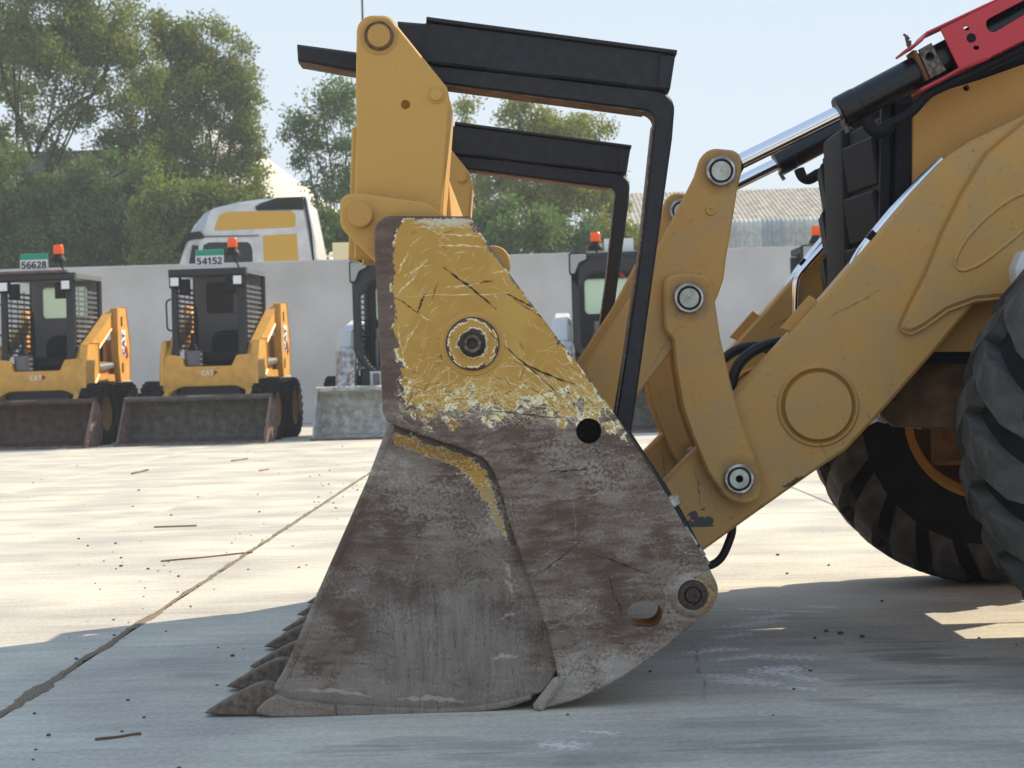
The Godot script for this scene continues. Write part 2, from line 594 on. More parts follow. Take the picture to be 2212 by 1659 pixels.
	for e in [[1275, 1195, 1400, 1238, 2.0], [1330, 1290, 1345, 1330, 2.2], [1310, 1230, 1330, 1300, 1.6], [1150, 1250, 1260, 1165, 1.4], [1180, 1020, 1290, 1010, 2.0]]:
		stroke(ims, tp.call(e[0], e[1]), tp.call(e[2], e[3]), e[4], Color(0.2, 0.15, 0.14), 0.9, 1.0)
	for i in 1500:
		var v := rng.randf_range(960, 1530)
		var left := 850.0 - (v - 920.0) * 0.44
		var u := rng.randf_range(left, 1190)
		var up := v > 1240 and u > 790 and rng.randf() < 0.7
		var d := rng.randfn(PI / 2, 0.05) if up else rng.randfn(-0.05, 0.3)
		var l := rng.randf_range(10, 70)
		stroke(imc, tp.call(u, v), tp.call(u + cos(d) * l, v + sin(d) * l), rng.randf_range(0.5, 1.4), Color(0.70, 0.68, 0.65) if rng.randf() < 0.6 else Color(0.24, 0.2, 0.19), rng.randf_range(0.12, 0.42), 1.2)
	for e in [[1060, 1425, 1118, 1418, 5.0], [1075, 1340, 1120, 1325, 4.0], [1085, 1210, 1105, 1250, 5.0], [1090, 1250, 1110, 1290, 4.0], [900, 1170, 885, 1260, 1.6], [915, 1150, 905, 1240, 1.4], [860, 1510, 1000, 1516, 6.0], [640, 1490, 800, 1505, 5.0]]:
		stroke(imc, tp.call(e[0], e[1]), tp.call(e[2], e[3]), e[4], Color(0.70, 0.65, 0.60), 0.5, 2.0)
	for e in [[720, 1190, 990, 1232, 16], [735, 1255, 900, 1290, 14], [700, 1300, 790, 1350, 16], [1010, 1215, 1115, 1195, 12], [860, 960, 990, 985, 9], [690, 1390, 720, 1420, 12], [1120, 1330, 1165, 1400, 10], [1060, 1300, 1080, 1330, 12]]:
		smudge(imc, tp.call(e[0], e[1]), tp.call(e[2], e[3]), e[4] * 1.6, Color(0.33, 0.265, 0.245), 0.34, n2)
	for e in [[880, 1075, 1060, 1110, 16], [1040, 1180, 1090, 1260, 12], [620, 1480, 900, 1500, 9], [1060, 1060, 1075, 1130, 7]]:
		smudge(imc, tp.call(e[0], e[1]), tp.call(e[2], e[3]), e[4] * 1.6, Color(0.68, 0.635, 0.59), 0.34, n2)
	for e in [[1090, 1140, 1250, 1110, 12], [1230, 1120, 1430, 1080, 9], [1180, 1260, 1420, 1220, 12], [1220, 1380, 1400, 1340, 13], [1150, 1200, 1330, 1180, 9], [860, 905, 1010, 935, 12], [1060, 950, 1080, 1010, 9], [1310, 1240, 1340, 1330, 8], [1420, 1380, 1500, 1340, 9]]:
		smudge(ims, tp.call(e[0], e[1]), tp.call(e[2], e[3]), e[4] * 1.6, Color(0.355, 0.28, 0.25), 0.34, n2)
	for e in [[1180, 1500, 1330, 1450, 14], [1330, 1450, 1450, 1380, 9], [1190, 980, 1330, 1000, 10], [1280, 1020, 1330, 1070, 9], [1430, 1230, 1480, 1250, 9], [1440, 1335, 1490, 1325, 8], [1200, 1440, 1290, 1420, 10]]:
		smudge(ims, tp.call(e[0], e[1]), tp.call(e[2], e[3]), e[4] * 1.6, Color(0.71, 0.685, 0.65), 0.34, n2)
	textured("worn_side", ims, 0.6)
	textured("worn_clam", imc, 0.62)


const ARM_AT := Vector2(0.3, 1.65)
const ARM_SIZE := 1.3


func arm_texture() -> void:
	# dusty paint of the loader arm: scuffs, rub marks and one place scraped down to dark primer
	var W := 768
	var px := ARM_SIZE / W
	var n1 := noise_bytes(W, W, 31, 0.012, 4)
	var n2 := noise_bytes(W, W, 32, 0.25, 2)
	var n3 := noise_bytes(W, W, 33, 0.06, 4)
	var b := PackedByteArray()
	b.resize(W * W * 3)
	var patch: Vector2 = (a2(1510, 1132, -0.6) - ARM_AT) * Vector2(1, -1) / px
	var grease := []
	for g in [[1488, 644, -0.545], [1596, 1034, -0.545], [1557, 370, -0.575]]: grease.append((a2(g[0], g[1], g[2]) - ARM_AT) * Vector2(1, -1) / px)
	for j in W:
		for i in W:
			var k := j * W + i
			var a := n1[k] / 255.0
			var c := Color(0.785, 0.60, 0.32).lerp(Color(0.74, 0.595, 0.375), smoothstep(0.25, 0.8, a))
			c = c.lerp(Color(0.74, 0.57, 0.31), (n2[k] / 255.0) * 0.35)
			if n3[k] > 205: c = c.lerp(Color(0.55, 0.42, 0.25), 0.25)
			if n3[k] > 236: c = Color(0.38, 0.30, 0.22)
			var q := (Vector2(i, j) - patch) / Vector2(24.0, 22.0)
			if q.length_squared() + (n3[k] / 255.0 - 0.5) * 2.0 < 0.75: c = Color(0.25, 0.245, 0.24).lerp(Color(0.32, 0.31, 0.30), n2[k] / 255.0)
			for g in grease:
				var gd: float = Vector2(i, j).distance_to(g) / 30.0
				if gd < 1.3: c = c.lerp(Color(0.42, 0.32, 0.20), clampf(1.3 - gd, 0, 0.6) * (0.35 + 0.8 * (n3[k] / 255.0)))
			put3(b, k, c)
	var im := Image.create_from_data(W, W, false, Image.FORMAT_RGB8, b)
	rng.seed = 81
	var tp := func(u: float, v: float) -> Vector2: return (a2(u, v, -0.6) - ARM_AT) * Vector2(1, -1) / px
	for e in [[1785, 690, 1900, 625, 1.3, 0.5], [1500, 1010, 1515, 1095, 1.2, 0.7], [1690, 1052, 1735, 1030, 4.0, 0.9], [1640, 1100, 1650, 1094, 3.0, 0.9], [1760, 945, 1790, 990, 1.0, 0.5], [1462, 700, 1400, 800, 1.0, 0.4], [1860, 1000, 1840, 940, 1.4, 0.4]]:
		stroke(im, tp.call(e[0], e[1]), tp.call(e[2], e[3]), e[4], Color(0.34, 0.27, 0.18), e[5], 1.0)
	for i in 260:
		var p := Vector2(rng.randf() * W, rng.randf() * W)
		var d := Vector2.from_angle(rng.randfn(-0.6, 0.6)) * rng.randf_range(3, 26)
		stroke(im, p, p + d, rng.randf_range(0.5, 1.0), Color(0.48, 0.37, 0.22) if rng.randf() < 0.6 else Color(0.86, 0.74, 0.48), rng.randf_range(0.1, 0.4), 0.6)
	textured("arm_paint", im, 0.5)


const YARD_AT := Vector2(-3.8, -5.4)   # x and z of the near slabs' texture
const YARD_SIZE := 8.4


func yard_textures() -> void:
	var W := 2048
	var st := noise_bytes(W, W, 41, 0.07, 4, FastNoiseLite.TYPE_SIMPLEX_SMOOTH, 8, 1)
	var st2 := noise_bytes(W, W, 42, 0.012, 4, FastNoiseLite.TYPE_SIMPLEX_SMOOTH, 4, 1)
	var sp := noise_bytes(W, W, 43, 0.2, 3)
	var bl := noise_bytes(W, W, 44, 0.004, 5)
	var b := PackedByteArray()
	b.resize(W * W * 3)
	var base := Color(0.755, 0.735, 0.69)
	for k in W * W:
		var t := (st[k] - 128) * 0.0003 + (st2[k] - 128) * 0.00028 + (bl[k] - 128) * 0.0007
		var s := sp[k]
		if s > 225: t -= 0.05
		elif s < 28: t += 0.03
		else: t += (s - 128) * 0.0005
		var w := t * 1.0
		b[k * 3] = int(clampf(base.r + w, 0, 1) * 255.0)
		b[k * 3 + 1] = int(clampf(base.g + w, 0, 1) * 255.0)
		b[k * 3 + 2] = int(clampf(base.b + w * 0.92 - (bl[k] - 128) * 0.00012, 0, 1) * 255.0)
	var far_im := Image.create_from_data(W, W, false, Image.FORMAT_RGB8, b)
	var near_im: Image = far_im.duplicate()
	far_im.resize(1024, 1024, Image.INTERPOLATE_LANCZOS)
	textured("concrete_far", far_im, 0.85)
	# marks on the near slabs: pale scrapes, dark rubber smears and hairline cracks where they lie
	rng.seed = 91
	var px := YARD_SIZE / W
	var tp := func(u: float, v: float) -> Vector2:
		var p := gnd(u, v)
		return Vector2(p.x - YARD_AT.x, p.z - YARD_AT.y) / px
	var white := Color(0.95, 0.95, 0.95)
	var smear := Color(0.50, 0.485, 0.47)
	for e in [[1640, 1417, 1745, 1420, 7], [1660, 1447, 1700, 1444, 7], [1665, 1450, 1690, 1445, 8], [1535, 1405, 1600, 1402, 4], [1555, 1425, 1630, 1416, 4], [1590, 1352, 1660, 1342, 6], [1640, 1335, 1690, 1328, 5], [1540, 1460, 1620, 1468, 6], [1570, 1472, 1660, 1476, 5], [1690, 1455, 1750, 1468, 4], [1700, 1485, 1745, 1489, 3], [1600, 1370, 1560, 1376, 5], [1500, 1410, 1560, 1400, 5], [1600, 1315, 1770, 1322, 3], [1760, 1310, 1800, 1312, 4], [1270, 1580, 1330, 1583, 2], [1200, 1608, 1235, 1611, 5], [300, 1250, 340, 1252, 2]]:
		smudge(near_im, tp.call(e[0], e[1]), tp.call(e[2], e[3]), e[4] * 1.1, white, 0.6, sp)
	for e in [[1900, 1405, 1960, 1412, 8], [1960, 1395, 2010, 1425, 9], [2000, 1425, 2212, 1432, 6], [1850, 1455, 2010, 1470, 6], [1830, 1475, 1990, 1480, 5], [2030, 1470, 2212, 1490, 5], [1760, 1510, 2000, 1540, 4], [1500, 1565, 1700, 1560, 5], [1690, 1620, 1760, 1615, 8], [1750, 1600, 1860, 1604, 7], [2050, 1605, 2212, 1612, 6], [1520, 1611, 1560, 1616, 6], [1250, 1640, 1480, 1632, 4], [1880, 1380, 2000, 1386, 4], [1720, 1390, 1770, 1389, 4], [860, 1600, 1100, 1610, 6], [1000, 1640, 1200, 1648, 5], [400, 1460, 480, 1465, 4], [700, 1620, 820, 1622, 4]]:
		smudge(near_im, tp.call(e[0], e[1]), tp.call(e[2], e[3]), e[4] * 2.0, smear, 0.35, st)
	for i in 900:
		var p := Vector2(rng.randf() * W, rng.randf() * W)
		var l := rng.randf_range(10, 120)
		stroke(near_im, p, p + Vector2(l, rng.randfn(0, 0.05) * l), rng.randf_range(0.5, 2.2), smear if rng.randf() < 0.55 else Color(0.8, 0.79, 0.77), rng.randf_range(0.06, 0.2), 1.5)
	for e in [[1505, 1395, 1520, 1520, 1.0], [1495, 1385, 1503, 1440, 1.0], [1740, 1525, 1960, 1490, 0.8], [0, 1627, 460, 1615, 0.9], [330, 1456, 600, 1450, 0.8]]:
		stroke(near_im, tp.call(e[0], e[1]), tp.call(e[2], e[3]), e[4], Color(0.42, 0.41, 0.40), 0.4, 1.2)
	textured("concrete_near", near_im, 0.8)


func make_materials() -> void:
	var speck := mottle(21, 0.22, Color(0.93, 0.92, 0.90), Color(1, 1, 1), 512, 3)
	var soft := mottle(30, 0.012, Color(0.90, 0.89, 0.88), Color(1, 1, 1), 512, 6)
	var rough_n := mottle(22, 0.12, Color.BLACK, Color.WHITE, 512, 4, true)
	var patchy := mottle(23, 0.012, Color(0.72, 0.70, 0.68), Color(1, 1, 1), 512, 6)
	var rusty := mottle(24, 0.03, Color(0.55, 0.42, 0.36), Color(1, 1, 1), 512, 6)
	grained("yellow", Color(0.83, 0.645, 0.33), 0.5, speck, 2.0)
	grained("yellow_dusty", Color(0.80, 0.62, 0.37), 0.6, speck, 2.0)
	grained("yellow_deep", Color(0.80, 0.53, 0.18), 0.5, soft, 1.5)
	grained("machine_yellow", Color(0.88, 0.66, 0.29), 0.45, soft, 0.9)
	grained("steel", Color(0.46, 0.42, 0.39), 0.6, rusty, 1.6, 0.0, rough_n, 0.5)
	grained("tooth_steel", Color(0.50, 0.445, 0.395), 0.6, patchy, 7.0, 0.0, rough_n, 0.5)
	grained("black_paint", Color(0.135, 0.14, 0.17), 0.55, mottle(35, 0.035, Color(0.70, 0.66, 0.62), Color(1, 1, 1), 512, 6), 1.6)
	grained("black_plastic", Color(0.11, 0.115, 0.135), 0.6, soft, 2.0)
	grained("rubber", Color(0.125, 0.125, 0.13), 0.85, patchy, 1.5, 0.0, rough_n, 0.4)
	grained("rubber_dust", Color(0.365, 0.355, 0.345), 0.9, patchy, 2.0, 0.0, rough_n, 0.4)
	simple("hose", Color(0.06, 0.06, 0.07), 0.55)
	simple("chrome", Color(0.93, 0.93, 0.95), 0.12, 1.0)
	grained("zinc", Color(0.80, 0.81, 0.82), 0.35, mottle(34, 0.015, Color(0.62, 0.60, 0.58), Color(1, 1, 1), 256, 4), 6.0, 0.85)
	grained("tag_metal", Color(0.80, 0.81, 0.77), 0.45, mottle(33, 0.012, Color(0.80, 0.80, 0.77), Color(1, 1, 1), 256, 3), 6.0, 0.3)
	simple("dark_hole", Color(0.05, 0.05, 0.05), 0.8)
	grained("nut_steel", Color(0.33, 0.29, 0.28), 0.5, rusty, 8.0, 0.3)
	grained("red_paint", Color(0.82, 0.24, 0.29), 0.5, speck, 2.0)
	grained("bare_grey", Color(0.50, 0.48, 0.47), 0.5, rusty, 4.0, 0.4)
	grained("brown_guard", Color(0.50, 0.38, 0.26), 0.65, patchy, 1.5)
	grained("white_paint", Color(0.86, 0.87, 0.88), 0.35, soft, 0.4)
	grained("white_chipped", Color(0.85, 0.86, 0.88), 0.45, mottle(25, 0.03, Color(0.42, 0.37, 0.33), Color(1, 1, 1), 512, 5), 0.5)
	grained("wall_paint", Color(0.80, 0.785, 0.775), 0.9, mottle(26, 0.010, Color(0.92, 0.915, 0.91), Color(1, 1, 1), 512, 6), 0.15)
	grained("bucket_dark", Color(0.42, 0.40, 0.375), 0.7, patchy, 1.2)
	grained("bucket_pale", Color(0.78, 0.785, 0.765), 0.7, patchy, 1.2)
	grained("bucket_edge", Color(0.55, 0.45, 0.42), 0.6, patchy, 1.2)
	grained("galvanised", Color(0.82, 0.81, 0.77), 0.5, mottle(27, 0.02, Color(0.84, 0.84, 0.82), Color(1, 1, 1)), 0.3, 0.0)
	grained("roof_sheet", Color(0.76, 0.73, 0.67), 0.6, patchy, 0.25)
	grained("shed_wall_shade", Color(0.38, 0.42, 0.39), 0.9, patchy, 0.2)  # wall colour darkened to stand for shade
	grained("sand_pile", Color(0.93, 0.90, 0.82), 0.95, mottle(28, 0.05, Color(0.93, 0.92, 0.9), Color(1, 1, 1)), 0.4)
	grained("joint_sand", Color(0.68, 0.62, 0.54), 0.95, mottle(29, 0.08, Color(0.55, 0.52, 0.5), Color(1, 1, 1)), 6.0, 0.0, rough_n, 1.0)
	grained("ground_base", Color(0.46, 0.42, 0.37), 0.95, patchy, 0.4)
	grained("stone", Color(0.42, 0.39, 0.35), 0.9, speck, 4.0)
	grained("bark", Color(0.30, 0.26, 0.22), 0.9, patchy, 1.5)
	grained("dry_wood", Color(0.55, 0.45, 0.37), 0.9, patchy, 5.0)
	grained("truck_yellow", Color(0.84, 0.66, 0.24), 0.45, speck, 1.0)
	simple("cream_metal", Color(0.92, 0.87, 0.68), 0.6)
	simple("dark_mesh", Color(0.17, 0.17, 0.18), 0.6)
	simple("seat_black", Color(0.10, 0.105, 0.125), 0.7)
	simple("plate_white", Color(0.88, 0.88, 0.88), 0.5)
	simple("plate_green", Color(0.07, 0.58, 0.46), 0.5)
	simple("ink", Color(0.08, 0.08, 0.10), 0.6)
	simple("ink_red", Color(0.60, 0.12, 0.14), 0.6)
	simple("lamp_lens", Color(0.90, 0.91, 0.92), 0.3)
	simple("window_dark", Color(0.04, 0.045, 0.05), 0.15)
	simple("cab_grey", Color(0.44, 0.43, 0.44), 0.7)
	simple("blind", Color(0.24, 0.22, 0.24), 0.6)
	var o := simple("beacon_orange", Color(1.0, 0.48, 0.14), 0.25)
	o.backlight_enabled = true
	o.backlight = Color(0.9, 0.42, 0.12)
	var gl := simple("clear_glass", Color(0.82, 0.92, 0.88, 0.12), 0.05)
	gl.transparency = BaseMaterial3D.TRANSPARENCY_ALPHA
	var fr := simple("frosted_glass", Color(0.80, 0.86, 0.83), 0.3)
	fr.backlight_enabled = true
	fr.backlight = Color(0.86, 0.92, 0.89)
	for e in [["leaf_olive", Color(0.53, 0.57, 0.34)], ["leaf_dark", Color(0.44, 0.53, 0.37)], ["leaf_bright", Color(0.60, 0.61, 0.31)]]:
		var m := simple(e[0], e[1], 0.65)
		m.vertex_color_use_as_albedo = true
		m.backlight_enabled = true
		m.backlight = Color(0.82, 0.86, 0.40)


# ---------------------------------------------------------------- the backhoe loader
func worn_mb() -> Mb:
	var mb := Mb.new()
	mb.uo = WEAR_AT
	mb.us = Vector2.ONE / WEAR_SIZE
	return mb


func arm_mb() -> Mb:
	var mb := Mb.new()
	mb.uo = ARM_AT
	mb.us = Vector2.ONE / ARM_SIZE
	return mb


func oval(u: float, v: float, rx: float, ry: float, z: float) -> PackedVector2Array:
	return sheet([[u - rx, v - ry, ry * 0.98], [u + rx, v - ry, ry * 0.98], [u + rx, v + ry, ry * 0.98], [u - rx, v + ry, ry * 0.98]], z)


func build_bucket(root: Node3D) -> void:
	var bk := Node3D.new()
	bk.name = "bucket"
	root.add_child(bk, true)
	var far := -2.4
	# side plates of the rear half, in front of the clam's
	var side := [[809, 466, 40], [1015, 467, 3], [1052, 522], [1100, 590], [1150, 658], [1200, 724], [1250, 788], [1325, 890], [1351, 931], [1397, 1002], [1442, 1071], [1478, 1135], [1502, 1172], [1531, 1224], [1560, 1283, 60], [1520, 1330, 40], [1440, 1397], [1392, 1432], [1345, 1463], [1300, 1488], [1240, 1513], [1190, 1527], [1158, 1533, 6], [1150, 1524, 4], [1206, 1462, 12], [1196, 1415], [1183, 1365], [1165, 1310], [1140, 1245], [1115, 1170], [1095, 1110], [1082, 1058], [1066, 1018, 20], [1048, 990, 30], [985, 964], [930, 946], [870, 925], [836, 911, 12], [827, 893, 14], [822, 800], [815, 660], [809, 540]]
	var o := sheet(side, 0)
	var holes := [ring2(a2(1272, 931, 0), 27.5 / 961.0, 32), oval(1393, 1327, 38, 27, 0)]
	for z in [0.0, far + 0.03]:
		var mb := worn_mb()
		plate(mb, o, z, z - 0.03, 0.004, holes)
		part("side_plate", mb, mats.worn_side, bk)
	# clam sides: a flat face with a folded rim behind the rear half
	var clam := [[846, 915], [800, 1038], [745, 1163], [690, 1288], [655, 1370], [634, 1420], [617, 1456, 30], [600, 1484, 20], [580, 1512], [700, 1530], [940, 1538], [1010, 1534], [1100, 1520], [1150, 1507], [1172, 1500, 6], [1188, 1482, 8], [1206, 1450], [1190, 1360], [1150, 1240], [1105, 1100], [1090, 1020], [1040, 965], [960, 925], [900, 905]]
	var co := sheet(clam, 0)
	for z in [-0.022, far + 0.042]:
		var mb := worn_mb()
		plate(mb, co, z, z - 0.02, 0.004)
		part("clam_plate", mb, mats.worn_clam, bk)
	# rounded ridge along the front edge of the near clam plate and the wear bar below it
	var edge := []
	for p in [[846, 918], [800, 1040], [745, 1165], [690, 1290], [655, 1372], [634, 1422], [615, 1460], [596, 1490]]: edge.append(at(p[0] + 3, p[1], -0.03))
	for dz in [0.0, far + 0.062]:
		var mb := worn_mb()
		tube(mb, edge.map(func(p): return p + Vector3(0, 0, dz)), 0.011, 8)
		part("front_edge", mb, mats.worn_clam, bk)
	var bar := sheet([[553, 1533, 6], [575, 1513, 12], [600, 1500], [626, 1512], [724, 1523], [726, 1549], [590, 1550, 10], [556, 1542, 6]], 0)
	for z in [0.004, far + 0.056]:
		var mb := worn_mb()
		plate(mb, bar, z, z - 0.06, 0.005)
		part("wear_bar", mb, mats.worn_clam, bk)
	var lower := sheet([[724, 1523], [940, 1532], [1010, 1528], [1098, 1514, 4], [1150, 1500, 6], [1148, 1512, 4], [1098, 1529], [1010, 1543], [940, 1548], [724, 1548]], 0)
	for z in [0.0, far + 0.03]:
		var mb := worn_mb()
		plate(mb, lower, z, z - 0.03, 0.005)
		part("lower_edge", mb, mats.worn_clam, bk)
	# raised cutting bar at the rear half's front corner
	var tip := sheet([[1152, 1520, 5], [1196, 1462, 6], [1216, 1458, 6], [1212, 1478, 6], [1172, 1534, 6], [1154, 1532, 4]], 0)
	for z in [0.012, far + 0.0]:
		var mb := worn_mb()
		plate(mb, tip, z + 0.006, z - 0.012, 0.007)
		part("corner_bar", mb, mats.worn_side, bk)
	# floor of the clam, cutting edge and the curved rear wall, right across
	var fl := PackedVector2Array()
	for p in [[574, 1532], [720, 1541], [940, 1540], [1010, 1535], [1100, 1521], [1160, 1500], [1198, 1462]]: fl.append(a2(p[0], p[1], 0))
	var mf := Mb.new()
	plate(mf, band(fl, 0.016), -0.045, far + 0.045, 0.003)
	part("clam_floor", mf, mats.steel, bk)
	var bw := PackedVector2Array()
	for p in [[1012, 480], [1095, 598], [1200, 738], [1330, 908], [1400, 1010], [1440, 1085], [1438, 1150], [1405, 1225], [1340, 1308], [1272, 1400], [1210, 1470], [1162, 1520]]: bw.append(a2(p[0], p[1], 0))
	var mw := Mb.new()
	plate(mw, band(bw, 0.016), -0.031, far + 0.031, 0.003)
	part("rear_wall", mw, mats.steel, bk)
	# upper clam shell between the clam plates' tops
	var us := PackedVector2Array()
	for p in [[900, 560], [905, 700], [960, 860], [1080, 1000], [1180, 1130]]: us.append(a2(p[0], p[1], 0))
	var mu := Mb.new()
	plate(mu, band(us, 0.014), -0.045, far + 0.045, 0.003)
	part("inner_wall", mu, mats.steel, bk)
	var tb := Mb.new()
	plate(tb, sheet([[820, 474, 14], [858, 470, 6], [868, 520, 6], [830, 528, 6]], -0.031), -0.031, far + 0.031, 0.004)
	part("shade_beam", tb, mats.steel, bk)  # unseen beam added so the bucket's shadow reaches further left
	var sg := PackedVector2Array()
	for p in [[958, 492], [955, 440], [949, 352]]: sg.append(a2(p[0], p[1], 0))
	var msg := Mb.new()
	plate(msg, band(sg, 0.014), -0.36, far + 0.031, 0.002)
	part("shade_plate", msg, mats.yellow, bk)  # hidden upright sheet added to shade the ground left of the bucket
	# boxed frame behind the slotted hole
	var fr := Mb.new()
	plate(fr, oval(1393, 1327, 46, 35, 0), -0.030, -0.14, 0.002, [oval(1393, 1327, 38, 27, 0)])
	part("slot_frame", fr, mats.yellow_deep, bk)
	var hd := Mb.new()
	lathe(hd, at(1272, 931, -0.031), Vector3(0, 0, -1), [[0.031, 0.0], [0.031, 0.14], [0.0, 0.14]], 28)
	part("socket", hd, mats.nut_steel, bk)
	# the clam's pivot: flange, chipped washer, nut with its grease hole
	var c := at(1021, 743, 0)
	var z1 := Vector3(0, 0, 1)
	var w0 := worn_mb()
	lathe(w0, c - z1 * 0.001, z1, [[0.074, 0.0], [0.070, 0.005], [0.0, 0.005]], 40)
	part("pivot_flange", w0, mats.yellow, bk)
	var w1 := worn_mb()
	lathe(w1, c + z1 * 0.004, z1, [[0.0575, 0.0], [0.0575, 0.012], [0.054, 0.015], [0.0, 0.015]], 40)
	part("pivot_washer", w1, mats.worn_side, bk)
	var rimw := Mb.new()
	lathe(rimw, c + z1 * 0.003, z1, [[0.060, 0.0], [0.060, 0.010], [0.0575, 0.0105]], 40)
	part("pivot_rim", rimw, mats.nut_steel, bk)
	var w2 := Mb.new()
	plate(w2, ring2(Vector2(c.x, c.y), 0.030, 18), c.z + 0.036, c.z + 0.017, 0.006)
	lathe(w2, c + z1 * 0.035, z1, [[0.022, 0.0], [0.020, 0.006], [0.011, 0.006], [0.009, -0.004], [0.0, -0.004]], 24)
	part("pivot_nut", w2, mats.nut_steel, bk)
	var w2b := Mb.new()
	lathe(w2b, c + z1 * 0.0412, z1, [[0.0205, 0.0], [0.0195, 0.0015], [0.0125, 0.0015], [0.0115, 0.0]], 24)
	part("nut_ring", w2b, mats.bare_grey, bk)
	# rear lower pin
	var d := at(1495, 1283, 0)
	var w3 := worn_mb()
	lathe(w3, d - z1 * 0.001, z1, [[0.054, 0.0], [0.049, 0.010], [0.036, 0.019], [0.0335, 0.019]], 36, true)
	part("hinge_boss", w3, mats.worn_side, bk)
	var w3b := Mb.new()
	lathe(w3b, d + z1 * 0.0178, z1, [[0.0337, 0.0], [0.031, 0.005], [0.0195, 0.006], [0.0185, -0.003]], 36)
	part("hinge_washer", w3b, mats.nut_steel, bk)
	var w4 := Mb.new()
	lathe(w4, d + z1 * 0.012, z1, [[0.0172, 0.0], [0.0172, 0.014], [0.0155, 0.0165], [0.003, 0.0165], [0.002, 0.013], [0.0, 0.013]], 28)
	part("hinge_pin", w4, mats.nut_steel, bk)
	# tube of the clam cylinder showing past the slanted edge
	var w5 := Mb.new()
	lathe(w5, at(1066, 566, -0.06), Vector3(0, 0, -1), [[0.0, 0.0], [0.036, 0.0], [0.038, 0.01], [0.038, 0.045], [0.033, 0.05], [0.033, 0.10], [0.038, 0.105], [0.038, 0.14], [0.0, 0.14]], 32)
	part("pivot_tube", w5, mats.yellow_dusty, bk)
	# teeth: a pointed casting on a shank, eight in a row
	var tp := sheet([[446, 1536], [500, 1503], [550, 1478], [572, 1472, 8], [590, 1475], [612, 1494], [566, 1544], [480, 1541]], -0.05)
	var mt := Mb.new()
	var base := tp.duplicate()
	plate(mt, base, -0.020, -0.080, 0.005)
	var tooth_mesh := mt.mesh()
	for i in 8:
		var t := part("tooth", tooth_mesh, mats.tooth_steel, bk)
		t.position = Vector3([0, -0.004, 0.003, -0.006, 0.0, 0.004, -0.003, 0][i], [0, 0.003, -0.002, 0.002, 0, 0.003, 0, 0][i], -0.335 * i)
	# hose and bolts along the back edge
	var hs := Mb.new()
	tube(hs, curve([at(1352, 935, -0.05), at(1385, 985, -0.055), at(1428, 1050, -0.055), at(1462, 1105, -0.05), at(1486, 1150, -0.05), at(1512, 1200, -0.06)]), 0.011, 8)
	part("edge_hose", hs, mats.hose, bk)
	var bt := Mb.new()
	bx(bt, at(1454, 1085, -0.03), Vector3(0.034, 0.022, 0.03), 0.003, Basis(Vector3(0, 0, 1), 0.45))
	bx(bt, at(1447, 1075, -0.03), Vector3(0.018, 0.008, 0.026), 0.002, Basis(Vector3(0, 0, 1), 0.45))
	part("bolt", bt, mats.zinc, bk)
	var bt2 := Mb.new()
	bx(bt2, at(1491, 1158, -0.03), Vector3(0.012, 0.05, 0.03), 0.003, Basis(Vector3(0, 0, 1), 0.55))
	bx(bt2, at(1513, 1192, -0.03), Vector3(0.014, 0.022, 0.03), 0.003, Basis(Vector3(0, 0, 1), 0.55))
	bx(bt2, at(1524, 1212, -0.03), Vector3(0.012, 0.018, 0.03), 0.003, Basis(Vector3(0, 0, 1), 0.55))
	part("bolt", bt2, mats.zinc, bk)


